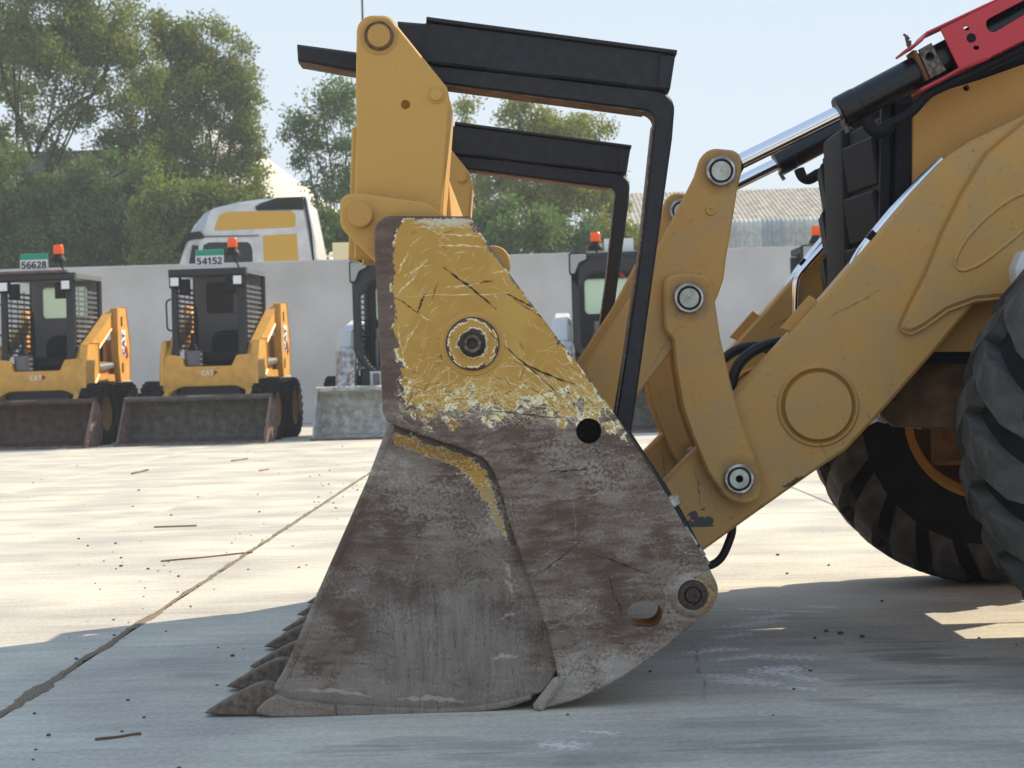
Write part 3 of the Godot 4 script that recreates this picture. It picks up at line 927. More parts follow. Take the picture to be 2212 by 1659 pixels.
func build_brackets(root: Node3D) -> void:
	var z1 := Vector3(0, 0, 1)
	# lower ear bolted to the bucket
	var ear := Node3D.new()
	ear.name = "fork_hinge"
	root.add_child(ear, true)
	var e := sheet([[733, 419, 47], [780, 418], [924, 438, 40], [966, 470], [985, 520], [985, 620], [860, 640], [806, 562], [762, 520, 20], [735, 490, 40]], -0.05)
	var me := Mb.new()
	plate(me, e, -0.05, -0.078, 0.005)
	part("ear_plate", me, mats.yellow, ear)
	var mp := Mb.new()
	lathe(mp, at(780, 466, -0.051), z1, [[0.029, 0.0], [0.029, 0.022], [0.026, 0.026], [0.0, 0.026]], 32)
	part("pin_head", mp, mats.yellow_dusty, ear)
	shifted(ear, FORK_SHIFT, root)
	# the swinging bracket: two cheeks and a closing strip
	var br := Node3D.new()
	br.name = "fork_bracket"
	root.add_child(br, true)
	var o := sheet([[771, 33, 46], [842, 33, 40], [862, 60], [966, 189, 12], [971, 215], [971, 228], [962, 340], [953, 456], [948, 560], [765, 560], [764, 470], [770, 285], [768, 200]], -0.12)
	var m0 := Mb.new()
	plate(m0, o, -0.12, -0.142, 0.004, [ring2(a2(876, 226, -0.12), 0.0108, 20)])
	part("cheek", m0, mats.yellow, br)
	var m1 := Mb.new()
	plate(m1, o, -0.335, -0.357, 0.004)
	part("cheek", m1, mats.yellow, br)
	var back := PackedVector2Array()
	for p in [[968, 230], [960, 340], [951, 456], [946, 556]]: back.append(a2(p[0], p[1], -0.14))
	var m2 := Mb.new()
	plate(m2, band(back, 0.012), -0.142, -0.335, 0.002)
	part("closing_plate", m2, mats.yellow, br)
	var m3 := Mb.new()
	plate(m3, sheet([[760, 276], [775, 276], [771, 410], [769, 560], [752, 560], [756, 410]], -0.142), -0.142, -0.30, 0.003)
	part("front_strip", m3, mats.yellow, br)
	var c := at(819, 78, -0.12)
	var m4 := Mb.new()
	lathe(m4, c - z1 * 0.001, z1, [[0.045, 0.0], [0.043, 0.003], [0.034, 0.003], [0.034, 0.007], [0.030, 0.008], [0.030, 0.004], [0.026, 0.004], [0.026, 0.010], [0.0, 0.010]], 32)
	part("pin_head", m4, mats.yellow_dusty, br)
	var m4b := Mb.new()
	lathe(m4b, c, z1, [[0.0345, 0.005], [0.0335, 0.0085], [0.0305, 0.0092], [0.0295, 0.007]], 32)
	part("pin_ring", m4b, mats.bare_grey, br)
	var m5 := Mb.new()
	lathe(m5, at(943, 206, -0.12), z1, [[0.021, 0.0], [0.019, 0.003], [0.0145, 0.003], [0.0145, 0.010], [0.012, 0.012], [0.0, 0.012]], 24)
	part("bolt_head", m5, mats.yellow, br)
	shifted(br, FORK_SHIFT, root)
	# folding pallet forks, turned back over the bucket
	var fk := Node3D.new()
	fk.name = "pallet_fork"
	root.add_child(fk, true)
	var zf := -0.21
	var tine := sheet([[641, 95, 2], [768, 112], [932, 138], [1354, 186], [1460, 200, 42], [1452, 300], [1425, 494], [1379, 829], [1362, 946], [1350, 985, 8], [1318, 972, 6], [1331, 897], [1351, 769], [1385, 533], [1417, 242, 26], [959, 181], [768, 154], [643, 131, 2]], zf)
	var m6 := Mb.new()
	plate(m6, tine, zf, zf - 0.095, 0.005)
	part("tine", m6, mats.black_paint, fk)
	var sl := sheet([[858, 46, 3], [918, 51], [923, 46], [1459, 115], [1446, 197], [1352, 187], [932, 138], [870, 128]], zf)
	var m7 := Mb.new()
	plate(m7, sl, zf + 0.004, zf - 0.099, 0.005)
	part("sleeve", m7, mats.black_paint, fk)
	var m8 := Mb.new()
	plate(m8, sheet([[922, 38], [1462, 110], [1461, 119], [921, 47]], zf), zf + 0.014, zf - 0.11, 0.002)
	part("cover_plate", m8, mats.black_paint, fk)
	var m9 := Mb.new()
	plate(m9, sheet([[1425, 118], [1458, 122], [1447, 194], [1420, 190]], zf), zf + 0.010, zf + 0.0042, 0.002)
	part("end_plate", m9, mats.black_paint, fk)
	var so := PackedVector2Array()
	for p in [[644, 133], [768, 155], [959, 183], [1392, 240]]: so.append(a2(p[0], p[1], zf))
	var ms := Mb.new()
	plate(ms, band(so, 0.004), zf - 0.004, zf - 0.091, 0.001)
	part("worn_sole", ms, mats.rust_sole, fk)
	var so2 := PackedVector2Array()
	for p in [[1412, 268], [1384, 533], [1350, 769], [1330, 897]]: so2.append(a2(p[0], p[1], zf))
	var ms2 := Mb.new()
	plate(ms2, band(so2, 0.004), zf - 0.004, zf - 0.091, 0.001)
	part("pale_heel", ms2, mats.bare_grey, fk)  # thin pale strip along the shank's inner edge
	# weld beads
	for s in [[935, 137, 1050, 148], [1190, 165, 1352, 184], [990, 52, 1155, 76], [1215, 84, 1400, 107]]:
		var wd := Mb.new()
		tube(wd, [at(s[0], s[1], zf + 0.004), at((s[0] + s[2]) * 0.5, (s[1] + s[3]) * 0.5 - 0.5, zf + 0.005), at(s[2], s[3], zf + 0.004)], 0.004, 6)
		part("weld", wd, mats.black_plastic, fk)
	shifted(fk, FORK_SHIFT, root)
	# the shaft both brackets hang on
	var sh := Mb.new()
	tube(sh, [at(819, 78, -0.14), at(819, 78, -0.14) + Vector3(0, 0, -2.2)], 0.024, 14)
	part("fork_shaft", sh, mats.black_paint, root)


func pin(parent: Node, u: float, v: float, z: float, centre_hole := false) -> void:
	var z1 := Vector3(0, 0, 1)
	var p := parent
	var c := at(u, v, z)
	var a := Mb.new()
	lathe(a, c - z1 * 0.001, z1, [[0.0385, 0.0], [0.0385, 0.010], [0.036, 0.013], [0.031, 0.013], [0.029, 0.009], [0.029, 0.002]], 32)
	part("pin_collar", a, mats.zinc, p)
	var s := Mb.new()
	lathe(s, c, z1, [[0.0292, 0.002], [0.0285, 0.007], [0.0255, 0.0075]], 32)
	part("pin_seal", s, mats.hose, p)
	var b := Mb.new()
	if centre_hole: lathe(b, c, z1, [[0.0255, 0.0], [0.0245, 0.015], [0.010, 0.015], [0.009, 0.004], [0.0, 0.004]], 28)
	else: lathe(b, c, z1, [[0.0255, 0.0], [0.0245, 0.012], [0.003, 0.012], [0.002, 0.009], [0.0, 0.009]], 28)
	part("pin_cap", b, mats.tag_metal, p)
	if centre_hole:
		var h := Mb.new()
		lathe(h, c + z1 * 0.005, z1, [[0.0095, 0.0], [0.0, 0.001]], 20)
		part("grease_hole", h, mats.dark_hole, p)


func build_arm(root: Node3D) -> void:
	var z1 := Vector3(0, 0, 1)
	var arm := Node3D.new()
	arm.name = "lift_arm"
	root.add_child(arm, true)
	var z := -0.60
	var o := sheet([[1434, 1041, 4], [1505, 968], [1580, 858], [1786, 633], [1824, 589], [1891, 511], [1970, 415], [2030, 352], [2051, 334], [2101, 302], [2212, 249], [2400, 190], [2700, 160], [2700, 430], [2400, 560], [2187, 644], [2110, 655], [2106, 654], [2025, 753], [1919, 874], [1830, 971], [1766, 1014], [1648, 1097], [1522, 1188], [1440, 1230], [1425, 1200]], z)
	var m := arm_mb()
	plate(m, o, z, z - 0.09, 0.008)
	part("arm_plate", m, mats.arm_paint, arm)
	# swelling root of the arm with its rolled outline
	var r := sheet([[2037, 494], [1998, 590], [1964, 655], [1938, 712, 26], [1968, 724, 16], [2000, 708], [2050, 672], [2110, 650], [2187, 643], [2400, 560], [2700, 430], [2700, 165], [2400, 195], [2222, 252], [2130, 330], [2080, 410]], z + 0.02)
	var m1 := arm_mb()
	plate(m1, r, z + 0.018, z + 0.0005, 0.014)
	part("arm_root", m1, mats.arm_paint, arm)
	var m2 := arm_mb()
	var loop := []
	for p in [[2230, 410], [2180, 432], [2130, 470], [2090, 512], [2066, 553], [2064, 574], [2082, 584], [2120, 568], [2170, 530], [2230, 480]]: loop.append(at(p[0], p[1], z + 0.017))
	tube(m2, curve(loop, 5), 0.006, 6)
	part("pressed_rib", m2, mats.arm_paint, arm)
	# round boss in a turned groove
	var c := at(1767, 877, z)
	var m3 := arm_mb()
	lathe(m3, c, z1, [[0.107, 0.0], [0.101, 0.007], [0.098, 0.007], [0.094, 0.0025], [0.090, 0.0005], [0.087, 0.004], [0.085, 0.010], [0.0, 0.010]], 56)
	part("round_boss", m3, mats.arm_paint, arm)
	var bd := Mb.new()
	lathe(bd, c, z1, [[0.0985, 0.0066], [0.0945, 0.0036], [0.0905, 0.0016], [0.0868, 0.0046]], 56)
	part("groove", bd, mats.groove_brown, arm)
	# bracket on the upper edge and the steel oil line behind it
	var m4 := arm_mb()
	plate(m4, sheet([[1685, 710], [1749, 637, 4], [1766, 650, 3], [1766, 660], [1712, 720]], z - 0.03), z - 0.03, z - 0.045, 0.003)
	part("edge_bracket", m4, mats.yellow_dusty, arm)
	var m5b := Mb.new()
	tube(m5b, curve([at(1838, 586, z - 0.05), at(1852, 557, z - 0.05), at(1879, 518, z - 0.045), at(1953, 430, z - 0.045), at(2036, 346, z - 0.05)], 5), 0.013, 8)
	part("oil_line", m5b, mats.chrome, arm)
	var m5c := Mb.new()
	bx(m5c, at(1886, 513, z - 0.04), Vector3(0.025, 0.03, 0.03), 0.003, Basis(z1, 0.85))
	part("line_clip", m5c, mats.black_plastic, arm)
	# inner flange along the top edge, lit from behind
	var fl := PackedVector2Array()
	for p in [[1505, 976], [1582, 866], [1790, 640], [1895, 518], [2034, 360], [2100, 310]]: fl.append(a2(p[0], p[1], z))
	var m6 := arm_mb()
	plate(m6, band(fl, 0.014), z - 0.09, z - 0.12, 0.002)
	part("top_flange", m6, mats.yellow_dusty, arm)
	shifted(arm, ARM_SHIFT, root)
	# bell crank
	var cr := Node3D.new()
	cr.name = "tilt_lever"
	root.add_child(cr, true)
	var zl := -0.575
	var lv := sheet([[1520, 318, 46], [1603, 326, 44], [1601, 376], [1593, 408], [1582, 479], [1568, 561], [1563, 603], [1552, 636, 12], [1541, 660], [1520, 700], [1456, 753], [1383, 846], [1330, 905, 16], [1262, 830, 20], [1266, 789], [1371, 630], [1426, 526], [1501, 380]], zl)
	var m7 := arm_mb()
	plate(m7, lv, zl, zl - 0.045, 0.005)
	part("lever_plate", m7, mats.arm_paint, cr)
	var m8 := Mb.new()
	lathe(m8, at(1535, 455, zl), z1, [[0.013, 0.0], [0.011, 0.006], [0.006, 0.006], [0.005, 0.003], [0.0, 0.003]], 20)
	part("plug", m8, mats.yellow, cr)
	pin(cr, 1557, 370, zl)
	shifted(cr, ARM_SHIFT, root)
	# dog-bone link from the lever down to the arm
	var lk := Node3D.new()
	lk.name = "tilt_link"
	root.add_child(lk, true)
	var zk := -0.545
	var ln := sheet([[1434, 596, 50], [1478, 590], [1540, 596, 52], [1546, 660], [1556, 728], [1576, 817], [1597, 898], [1625, 975], [1652, 1040, 60], [1640, 1088, 50], [1575, 1090, 56], [1527, 1018], [1494, 939], [1474, 882], [1458, 790], [1453, 734, 8], [1437, 715, 10], [1434, 690]], zk)
	var m9 := arm_mb()
	plate(m9, ln, zk, zk - 0.03, 0.006)
	part("link_plate", m9, mats.arm_paint, lk)
	var m9b := arm_mb()
	plate(m9b, ln, zk - 0.13, zk - 0.16, 0.006)
	part("link_plate", m9b, mats.arm_paint, lk)
	pin(lk, 1488, 644, zk)
	pin(lk, 1596, 1034, zk, true)
	shifted(lk, ARM_SHIFT, root)
	# tilt cylinder
	var cy := Node3D.new()
	cy.name = "tilt_cylinder"
	root.add_child(cy, true)
	var zc := -0.64
	var a := at(1573, 362, zc)
	var b := at(1811, 245, zc)
	var far := at(2420, -77, zc)
	var m10 := Mb.new()
	tube(m10, [a, b], 0.0205, 20)
	part("rod", m10, mats.chrome, cy)
	var m11 := Mb.new()
	var ax := (far - b).normalized()
	lathe(m11, b, ax, [[0.018, 0.0], [0.038, 0.0], [0.0425, 0.006], [0.0425, 0.055], [0.041, 0.057], [0.041, (far - b).length()], [0.0, (far - b).length()]], 32)
	part("barrel", m11, mats.cylinder_black, cy)
	var m12 := Mb.new()
	lathe(m12, at(1563, 367, zc), ax, [[0.0, 0.0], [0.03, 0.0], [0.03, 0.035], [0.02, 0.05]], 20)
	part("rod_eye", m12, mats.black_paint, cy)
	var m13 := Mb.new()
	tube(m13, curve([at(1873, 258, zc + 0.03), at(1882, 278, zc + 0.035), at(1900, 284, zc + 0.035), at(1925, 270, zc + 0.035)], 4), 0.018, 8)
	part("elbow", m13, mats.black_plastic, cy)
	var m14 := Mb.new()
	tube(m14, curve([at(1920, 268, zc + 0.035), at(1965, 246, zc + 0.04), at(2005, 205, zc + 0.04), at(2045, 184, zc + 0.035), at(2150, 133, zc + 0.03), at(2300, 60, zc + 0.03)], 5), 0.012, 8)
	part("oil_pipe", m14, mats.black_plastic, cy)
	var m14b := Mb.new()
	bx(m14b, at(1826, 276, zc + 0.02), Vector3(0.012, 0.03, 0.01), 0.002, Basis(z1, 0.5))
	part("stop_tab", m14b, mats.bare_grey, cy)
	shifted(cy, ARM_SHIFT, root)


func build_strut(root: Node3D) -> void:
	# the red channel that locks the raised arm, clipped over the near cylinder
	var st := Node3D.new()
	st.name = "safety_strut"
	root.add_child(st, true)
	var z := -0.575
	var slot := sheet([[2126, 45, 14], [2212, 0], [2400, -96, 14], [2412, -70, 14], [2212, 32], [2138, 76, 16]], z)
	var web := sheet([[2031, 63], [2159, -2], [2420, -130], [2470, -42], [2212, 84], [2140, 120, 4], [2134, 128, 4], [2073, 150]], z)
	var m := Mb.new()
	plate(m, web, z, z - 0.006, 0.002, [slot, oval(2088, 61, 6.5, 4.5, z), oval(2109, 103, 6.5, 4.5, z)])
	part("channel_web", m, mats.red_paint, st)
	var up := PackedVector2Array()
	for p in [[1955, 110], [1992, 86], [2003, 70], [2088, 30], [2159, -3], [2420, -130]]: up.append(a2(p[0], p[1], z))
	var m1 := Mb.new()
	plate(m1, band(up, 0.006), z, z - 0.12, 0.002)
	part("channel_flange", m1, mats.red_paint, st)
	var dn := PackedVector2Array()
	for p in [[1990, 193], [2040, 168], [2073, 149], [2134, 126], [2140, 120], [2212, 84], [2470, -40]]: dn.append(a2(p[0], p[1], z))
	var m2 := Mb.new()
	plate(m2, band(dn, 0.007), z, z - 0.12, 0.002)
	part("channel_flange", m2, mats.red_paint, st)
	var m3 := Mb.new()
	plate(m3, sheet([[1983, 108], [2012, 92], [2045, 152], [2010, 170]], z - 0.012), z - 0.012, z - 0.018, 0.002, [ring2(a2(2009, 122, z - 0.012), 0.0115, 20)])
	part("cross_plate", m3, mats.bare_grey, st)
	var m4 := Mb.new()
	plate(m4, sheet([[1972, 108], [1980, 108], [2008, 171], [2001, 173]], z - 0.012), z - 0.012, z - 0.10, 0.002)
	part("end_plate", m4, mats.brown_guard, st)
	var m5 := Mb.new()
	lathe(m5, at(2098, 82, z), Vector3(0, 0, 1), [[0.012, -0.002], [0.012, 0.001], [0.010, 0.003], [0.0, 0.003]], 20)
	part("plug", m5, mats.black_plastic, st)
	var m6 := Mb.new()
	tube(m6, [at(1966, 110, z - 0.05), at(1960, 90, z - 0.05), at(1957, 76, z - 0.05)], 0.0045, 6)
	bx(m6, at(1963, 93, z - 0.05), Vector3(0.012, 0.012, 0.012), 0.002)
	bx(m6, at(1958, 79, z - 0.05), Vector3(0.02, 0.006, 0.004), 0.001, Basis(Vector3(0, 0, 1), -0.7))
	part("wing_nut", m6, mats.bare_grey, st)


func build_front(root: Node3D) -> void:
	var z1 := Vector3(0, 0, 1)
	var hd := Node3D.new()
	hd.name = "hood"
	root.add_child(hd, true)
	var z := -0.72
	var depth := -0.98
	# tapered nose: slanted grille faces meet a narrow front
	var flat := Transform3D(Basis(Vector3(1, 0, 0), Vector3(0, 0, -1), Vector3(0, 1, 0)), Vector3.ZERO)
	var ax := at(1903, 300, -0.72).x
	var A := Vector3(ax, 0, -0.74)
	var B := Vector3(0.922, 0, -1.05)
	var top := at(1840, 262, -0.95).y
	var m := Mb.new()
	m.xf = flat
	plate(m, PackedVector2Array([Vector2(ax + 0.4, 0.74), Vector2(ax, 0.74), Vector2(0.930, 1.055), Vector2(0.930, 1.345), Vector2(ax, 1.66), Vector2(ax + 0.4, 1.66)]), top - 0.02, 0.75, 0.004)
	part("grille_body", m, mats.black_plastic, hd)
	var m0 := Mb.new()
	m0.xf = flat
	plate(m0, rounded([[0.912, 1.035, 0.02], [0.912, 1.365, 0.02], [0.95, 1.365], [0.95, 1.035]]), top, 0.75, 0.012)
	part("grille_frame", m0, mats.black_plastic, hd)
	for s in [1.0, -1.0]:
		for i in 5:
			var a3 := A.lerp(B, 0.04)
			var b3 := A.lerp(B, 0.90)
			var yy := top - 0.13 - i * 0.142
			var dir := (b3 - a3).normalized()
			var outw := Vector3(dir.z, 0, -dir.x)
			if outw.x > 0: outw = -outw
			var mc := Mb.new()
			var base := Basis(-dir, Vector3.UP, (-dir).cross(Vector3.UP))
			bx(mc, (a3 + b3) * 0.5 + Vector3(0, yy, 0) + outw * 0.004, Vector3(a3.distance_to(b3), 0.128, 0.016), 0.005, base * Basis(Vector3(1, 0, 0), 0.12))
			var l := part("louvre", mc, mats.grille_mesh, hd)
			if s < 0: l.transform = Transform3D(Basis.from_scale(Vector3(1, 1, -1)), Vector3(0, 0, -2.4))
	for x in [[1903, 1924], [1932, 1968]]:
		var mc := Mb.new()
		plate(mc, sheet([[x[0], 225], [x[1], 215], [x[1] - 4, 640], [x[0] - 6, 640]], z), z + 0.012, z - 0.02, 0.005)
		part("grille_post", mc, mats.black_plastic, hd)
	var mp := Mb.new()
	plate(mp, sheet([[1920, 222], [1938, 218], [1934, 640], [1916, 640]], z), z - 0.01, z - 0.04, 0.0)
	part("post_gap", mp, mats.black_plastic, hd)
	# yellow side panel, black top
	var p := sheet([[1969, 234], [2000, 216], [2030, 199], [2122, 171], [2212, 139], [2700, 60], [2700, 760], [2010, 760], [1969, 660]], z)
	var m1 := Mb.new()
	plate(m1, p, z + 0.008, z - 0.02, 0.004, [ring2(a2(2086, 191, z), 0.0085, 18)])
	part("side_panel", m1, mats.yellow_dusty, hd)
	var m1b := Mb.new()
	plate(m1b, p, z + depth + 0.02, z + depth - 0.008, 0.004)
	part("side_panel", m1b, mats.yellow_dusty, hd)
	var m2 := Mb.new()
	plate(m2, sheet([[1960, 228], [1990, 208], [2060, 160], [2212, 92], [2700, -20], [2700, 640], [1975, 640]], z), z - 0.02, z + depth + 0.02, 0.03)
	part("hood_top", m2, mats.black_plastic, hd)
	# lower guard and axle region
	var fr := Node3D.new()
	fr.name = "chassis"
	root.add_child(fr, true)
	var m3 := Mb.new()
	plate(m3, sheet([[2000, 700], [2112, 645], [2700, 560], [2700, 925], [1945, 925, 14], [1918, 902, 10], [1914, 870]], -0.72), -0.80, -0.83, 0.004, [ring2(a2(1930, 861, -0.80), 0.008, 16)])
	part("guard_plate", m3, mats.brown_guard, fr)
	var m3b := Mb.new()
	plate(m3b, sheet([[2000, 700], [2112, 645], [2700, 560], [2700, 925], [1945, 925, 14], [1918, 902, 10], [1914, 870]], -0.72), -1.60, -1.63, 0.004)
	part("guard_plate", m3b, mats.brown_guard, fr)
	var m4 := Mb.new()
	bx(m4, Vector3(2.1, 0.72, -1.16), Vector3(2.0, 0.3, 0.40), 0.02)
	part("frame_rail", m4, mats.black_paint, fr)
	var m5 := Mb.new()
	tube(m5, [Vector3(1.58, 0.56, -0.36), Vector3(1.58, 0.56, -2.04)], 0.085, 14)
	bx(m5, Vector3(1.52, 0.55, -1.2), Vector3(0.15, 0.30, 1.5), 0.03)  # hidden box added to the axle to block sun passing under the machine
	part("axle_and_shade_box", m5, mats.yellow_deep, fr)
	var m6 := Mb.new()
	bx(m6, at(2062, 960, -1.9), Vector3(0.14, 0.13, 0.10), 0.015)
	part("axle_end", m6, mats.brown_guard, fr)
	var zo := -0.575 + ARM_SHIFT
	var ml := Mb.new()
	tube(ml, curve([at(1717, 690, zo), at(1717, 650, zo), at(1722, 602, zo), at(1742, 574, zo), at(1790, 522, zo), at(1850, 456, zo)], 5), 0.0115, 8)
	part("oil_line", ml, mats.chrome, root)
	# cross tube between the arms, its hoses
	var m7 := Mb.new()
	tube(m7, [at(1645, 905, -0.68), at(1645, 905, -0.68) + Vector3(0, 0, -1.12)], 0.075, 20)
	part("cross_tube", m7, mats.yellow, root)
	var m8 := Mb.new()
	tube(m8, curve([at(1578, 845, -0.72), at(1584, 812, -0.73), at(1602, 779, -0.74), at(1640, 752, -0.75), at(1697, 738, -0.78), at(1760, 745, -0.82)]), 0.015, 10)
	part("hose", m8, mats.hose, root)
	var m9 := Mb.new()
	tube(m9, curve([at(1555, 782, -0.95), at(1590, 757, -0.96), at(1630, 748, -0.97), at(1662, 756, -0.98), at(1690, 785, -0.99)]), 0.014, 10)
	part("hose", m9, mats.hose, root)
	var m10 := Mb.new()
	tube(m10, curve([at(1510, 1212, -0.72), at(1531, 1222, -0.72), at(1557, 1206, -0.72), at(1574, 1172, -0.72), at(1582, 1140, -0.72), at(1575, 1100, -0.72)]), 0.011, 10)
	part("hose", m10, mats.hose, root)
	var m11 := Mb.new()
	lathe(m11, at(1900, 892, -0.9), Vector3(1, 0.1, 0), [[0.0, -0.05], [0.025, -0.05], [0.03, -0.03], [0.022, -0.01], [0.03, 0.01], [0.03, 0.05], [0.0, 0.05]], 16)
	part("fitting", m11, mats.zinc, root)
	# pale work lamp housing at the arm's root
	var m12 := Mb.new()
	plate(m12, sheet([[2196, 580, 20], [2212, 540, 20], [2320, 520, 20], [2340, 640, 20], [2222, 634, 30], [2202, 612, 20]], -0.5), -0.50, -0.62, 0.015)
	part("lamp_housing", m12, mats.white_paint, root)


func tyre_profile() -> Array:
	# [distance from the mid plane, radius] across half the section
	return [[0.0, 0.535], [0.075, 0.533], [0.145, 0.523], [0.185, 0.500], [0.202, 0.455], [0.204, 0.400], [0.194, 0.350], [0.176, 0.310], [0.152, 0.270]]


func tyre_at(s: float) -> Vector2:
	var p := tyre_profile()
	var f := clampf(s, 0, 1) * (p.size() - 1)
	var i := mini(int(f), p.size() - 2)
	return Vector2(p[i][0], p[i][1]).lerp(Vector2(p[i + 1][0], p[i + 1][1]), f - i)


func lug_mesh(side: float) -> ArrayMesh:
	# one bar of the tread, from past the middle over the shoulder, swept back along the tyre
	var mb := Mb.new()
	var rows := []
	for i in 9:
		var t := i / 8.0
		var s := lerpf(-0.04, 0.56, t)
		var p := tyre_at(absf(s))
		var d := p - tyre_at(absf(s) + 0.02)
		var zz: float = p.x * side * (1.0 if s >= 0 else -1.0)
		var out: Vector2 = Vector2(-d.y, d.x).normalized()
		if out.y < 0: out = -out
		var h := 0.036 if t < 0.8 else lerpf(0.036, 0.006, (t - 0.8) / 0.2)
		var ang := 0.34 * t - 0.12
		var w := lerpf(0.070, 0.100, t)
		var mid := Vector3(0, p.y, zz)
		var nn := Vector3(0, out.y, absf(out.x) * side * (1.0 if s >= 0 else -1.0))
		if s < 0.12: nn = Vector3(0, 1, 0)
		nn = nn.normalized()
		var row := []
		for e in [[-0.5, -0.006], [-0.42, h], [0.42, h], [0.5, -0.006]]:
			var q: Vector3 = mid + nn * e[1]
			row.append(Basis(Vector3(0, 0, 1), ang + w * e[0] / 0.535 * 1.2) * q)
		rows.append([row, Basis(Vector3(0, 0, 1), ang) * nn])
	for i in rows.size() - 1:
		for j in 3:
			var a: Vector3 = rows[i][0][j]
			var b: Vector3 = rows[i][0][j + 1]
			var c: Vector3 = rows[i + 1][0][j + 1]
			var d: Vector3 = rows[i + 1][0][j]
			var nn := (c - a).cross(b - d).normalized()
			if nn.dot(rows[i][1]) < 0 and j == 1: nn = -nn
			if j != 1:
				var tang: Vector3 = (rows[i][0][2] - rows[i][0][1]).normalized()
				if nn.dot(tang * (1.0 if j == 2 else -1.0)) < 0: nn = -nn
			mb.flat4(a, b, c, d, nn)
	for e in [0, rows.size() - 1]:
		var r: Array = rows[e][0]
		var nn: Vector3 = (r[1] - r[0]).cross(r[3] - r[0]).normalized()
		var dir: Vector3 = rows[e][0][1] - rows[absi(e - 1)][0][1]
		if nn.dot(dir) < 0: nn = -nn
		mb.flat4(r[0], r[1], r[2], r[3], nn)
	return mb.mesh()


func build_wheels(root: Node3D) -> void:
	var prof := []
	for p in tyre_profile(): prof.append(p)
	var full := []
	for i in range(prof.size() - 1, 0, -1): full.append([prof[i][1], -prof[i][0]])
	for p in prof: full.append([p[1], p[0]])
	var mt := Mb.new()
	lathe(mt, Vector3.ZERO, Vector3(0, 0, 1), full, 72, true)
	var tyre := mt.mesh()
	var mr := Mb.new()
	var rim := [[0.265, 0.155], [0.282, 0.157], [0.282, 0.145], [0.258, 0.138], [0.240, 0.10], [0.228, 0.05], [0.12, 0.03], [0.12, 0.06], [0.10, 0.09], [0.0, 0.09]]
	lathe(mr, Vector3.ZERO, Vector3(0, 0, 1), rim, 48, true)
	lathe(mr, Vector3.ZERO, Vector3(0, 0, -1), [[0.265, 0.155], [0.282, 0.157], [0.282, 0.145], [0.258, 0.138], [0.240, 0.11]], 48, true)
	var rm := mr.mesh()
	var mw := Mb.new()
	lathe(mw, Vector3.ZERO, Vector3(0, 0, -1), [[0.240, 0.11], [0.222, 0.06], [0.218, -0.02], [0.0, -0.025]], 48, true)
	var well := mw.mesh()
	var lugs := [lug_mesh(1.0), lug_mesh(-1.0)]
	for w in [[Vector3(1.598, 0.566, -0.175), 0.0], [Vector3(1.555, 0.566, -2.235), PI]]:
		var o := Node3D.new()
		o.name = "front_wheel"
		root.add_child(o, true)
		o.position = w[0]
		o.rotation.y = w[1]
		part("tyre", tyre, mats.rubber, o)
		part("rim", rm, mats.rim_yellow, o)
		part("rim_well", well, mats.rim_shade, o)
		for i in 40:
			var l := part("tread_lug", lugs[i % 2], mats.rubber_dust, o)
			l.rotation.z = TAU * i / 40.0 + 0.05
	# rear wheels, larger, beyond the right edge
	for z in [-0.18, -2.22]:
		var o := Node3D.new()
		o.name = "rear_wheel"
		root.add_child(o, true)
		o.position = Vector3(3.85, 0.72, z)
		o.scale = Vector3(1.26, 1.26, 1.1)
		part("tyre", tyre, mats.rubber, o)
		part("rim", rm, mats.rim_yellow, o)
		for i in 40:
			var l := part("tread_lug", lugs[i % 2], mats.rubber_dust, o)
			l.rotation.z = TAU * i / 40.0


func build_rear(root: Node3D) -> void:
	# cab and backhoe, outside the frame to the right, which shade the yard in front
	var cab := Node3D.new()
	cab.name = "cab"
	root.add_child(cab, true)
	var m := Mb.new()
	bx(m, Vector3(3.35, 1.10, -1.15), Vector3(2.1, 0.60, 1.0), 0.05)
	part("cab_floor", m, mats.machine_yellow, cab)
	for x in [2.34, 3.3, 4.3]:
		for z in [-0.42, -1.98]:
			var p := Mb.new()
			bx(p, Vector3(x, 2.2, z), Vector3(0.09, 1.7, 0.09), 0.02)
			part("post", p, mats.black_paint, cab)
	var r := Mb.new()
	bx(r, Vector3(3.30, 3.08, -1.2), Vector3(2.2, 0.22, 2.0), 0.06)
	part("roof", r, mats.machine_yellow, cab)
	for z in [-0.40, -2.0]:
		for x in [2.82, 3.8]:
			var g := Mb.new()
			bx(g, Vector3(x, 2.2, z), Vector3(0.84, 1.56, 0.008))
			part("window", g, mats.clear_glass, cab)
	var s := Mb.new()
	bx(s, Vector3(3.5, 1.65, -1.2), Vector3(0.5, 0.14, 0.5), 0.05)
	bx(s, Vector3(3.75, 2.0, -1.2), Vector3(0.12, 0.7, 0.5), 0.05)
	part("seat", s, mats.seat_black, cab)
	var b := Mb.new()
	plate(b, PackedVector2Array([Vector2(4.5, 0.5), Vector2(5.0, 0.5), Vector2(5.3, 3.0), Vector2(5.0, 3.4), Vector2(4.8, 3.0)]), -1.05, -1.35, 0.02)
	part("backhoe_boom", b, mats.machine_yellow, root)
	for z in [-0.30, -2.10]:
		var f := Mb.new()
		plate(f, PackedVector2Array([Vector2(2.95, 1.45), Vector2(3.2, 1.62), Vector2(4.2, 1.62), Vector2(4.6, 1.2), Vector2(4.5, 1.2), Vector2(4.1, 1.5), Vector2(3.3, 1.5), Vector2(3.05, 1.38)]), z + 0.28, z - 0.28, 0.02)
		part("fender", f, mats.black_plastic, root)


func build_loader() -> void:
	var root := thing("backhoe_loader", "yellow backhoe loader in the foreground with worn toothed bucket and black forks", "backhoe loader")
	build_bucket(root)
	build_brackets(root)
	build_arm(root)
	build_strut(root)
	build_front(root)
	build_wheels(root)
	build_rear(root)


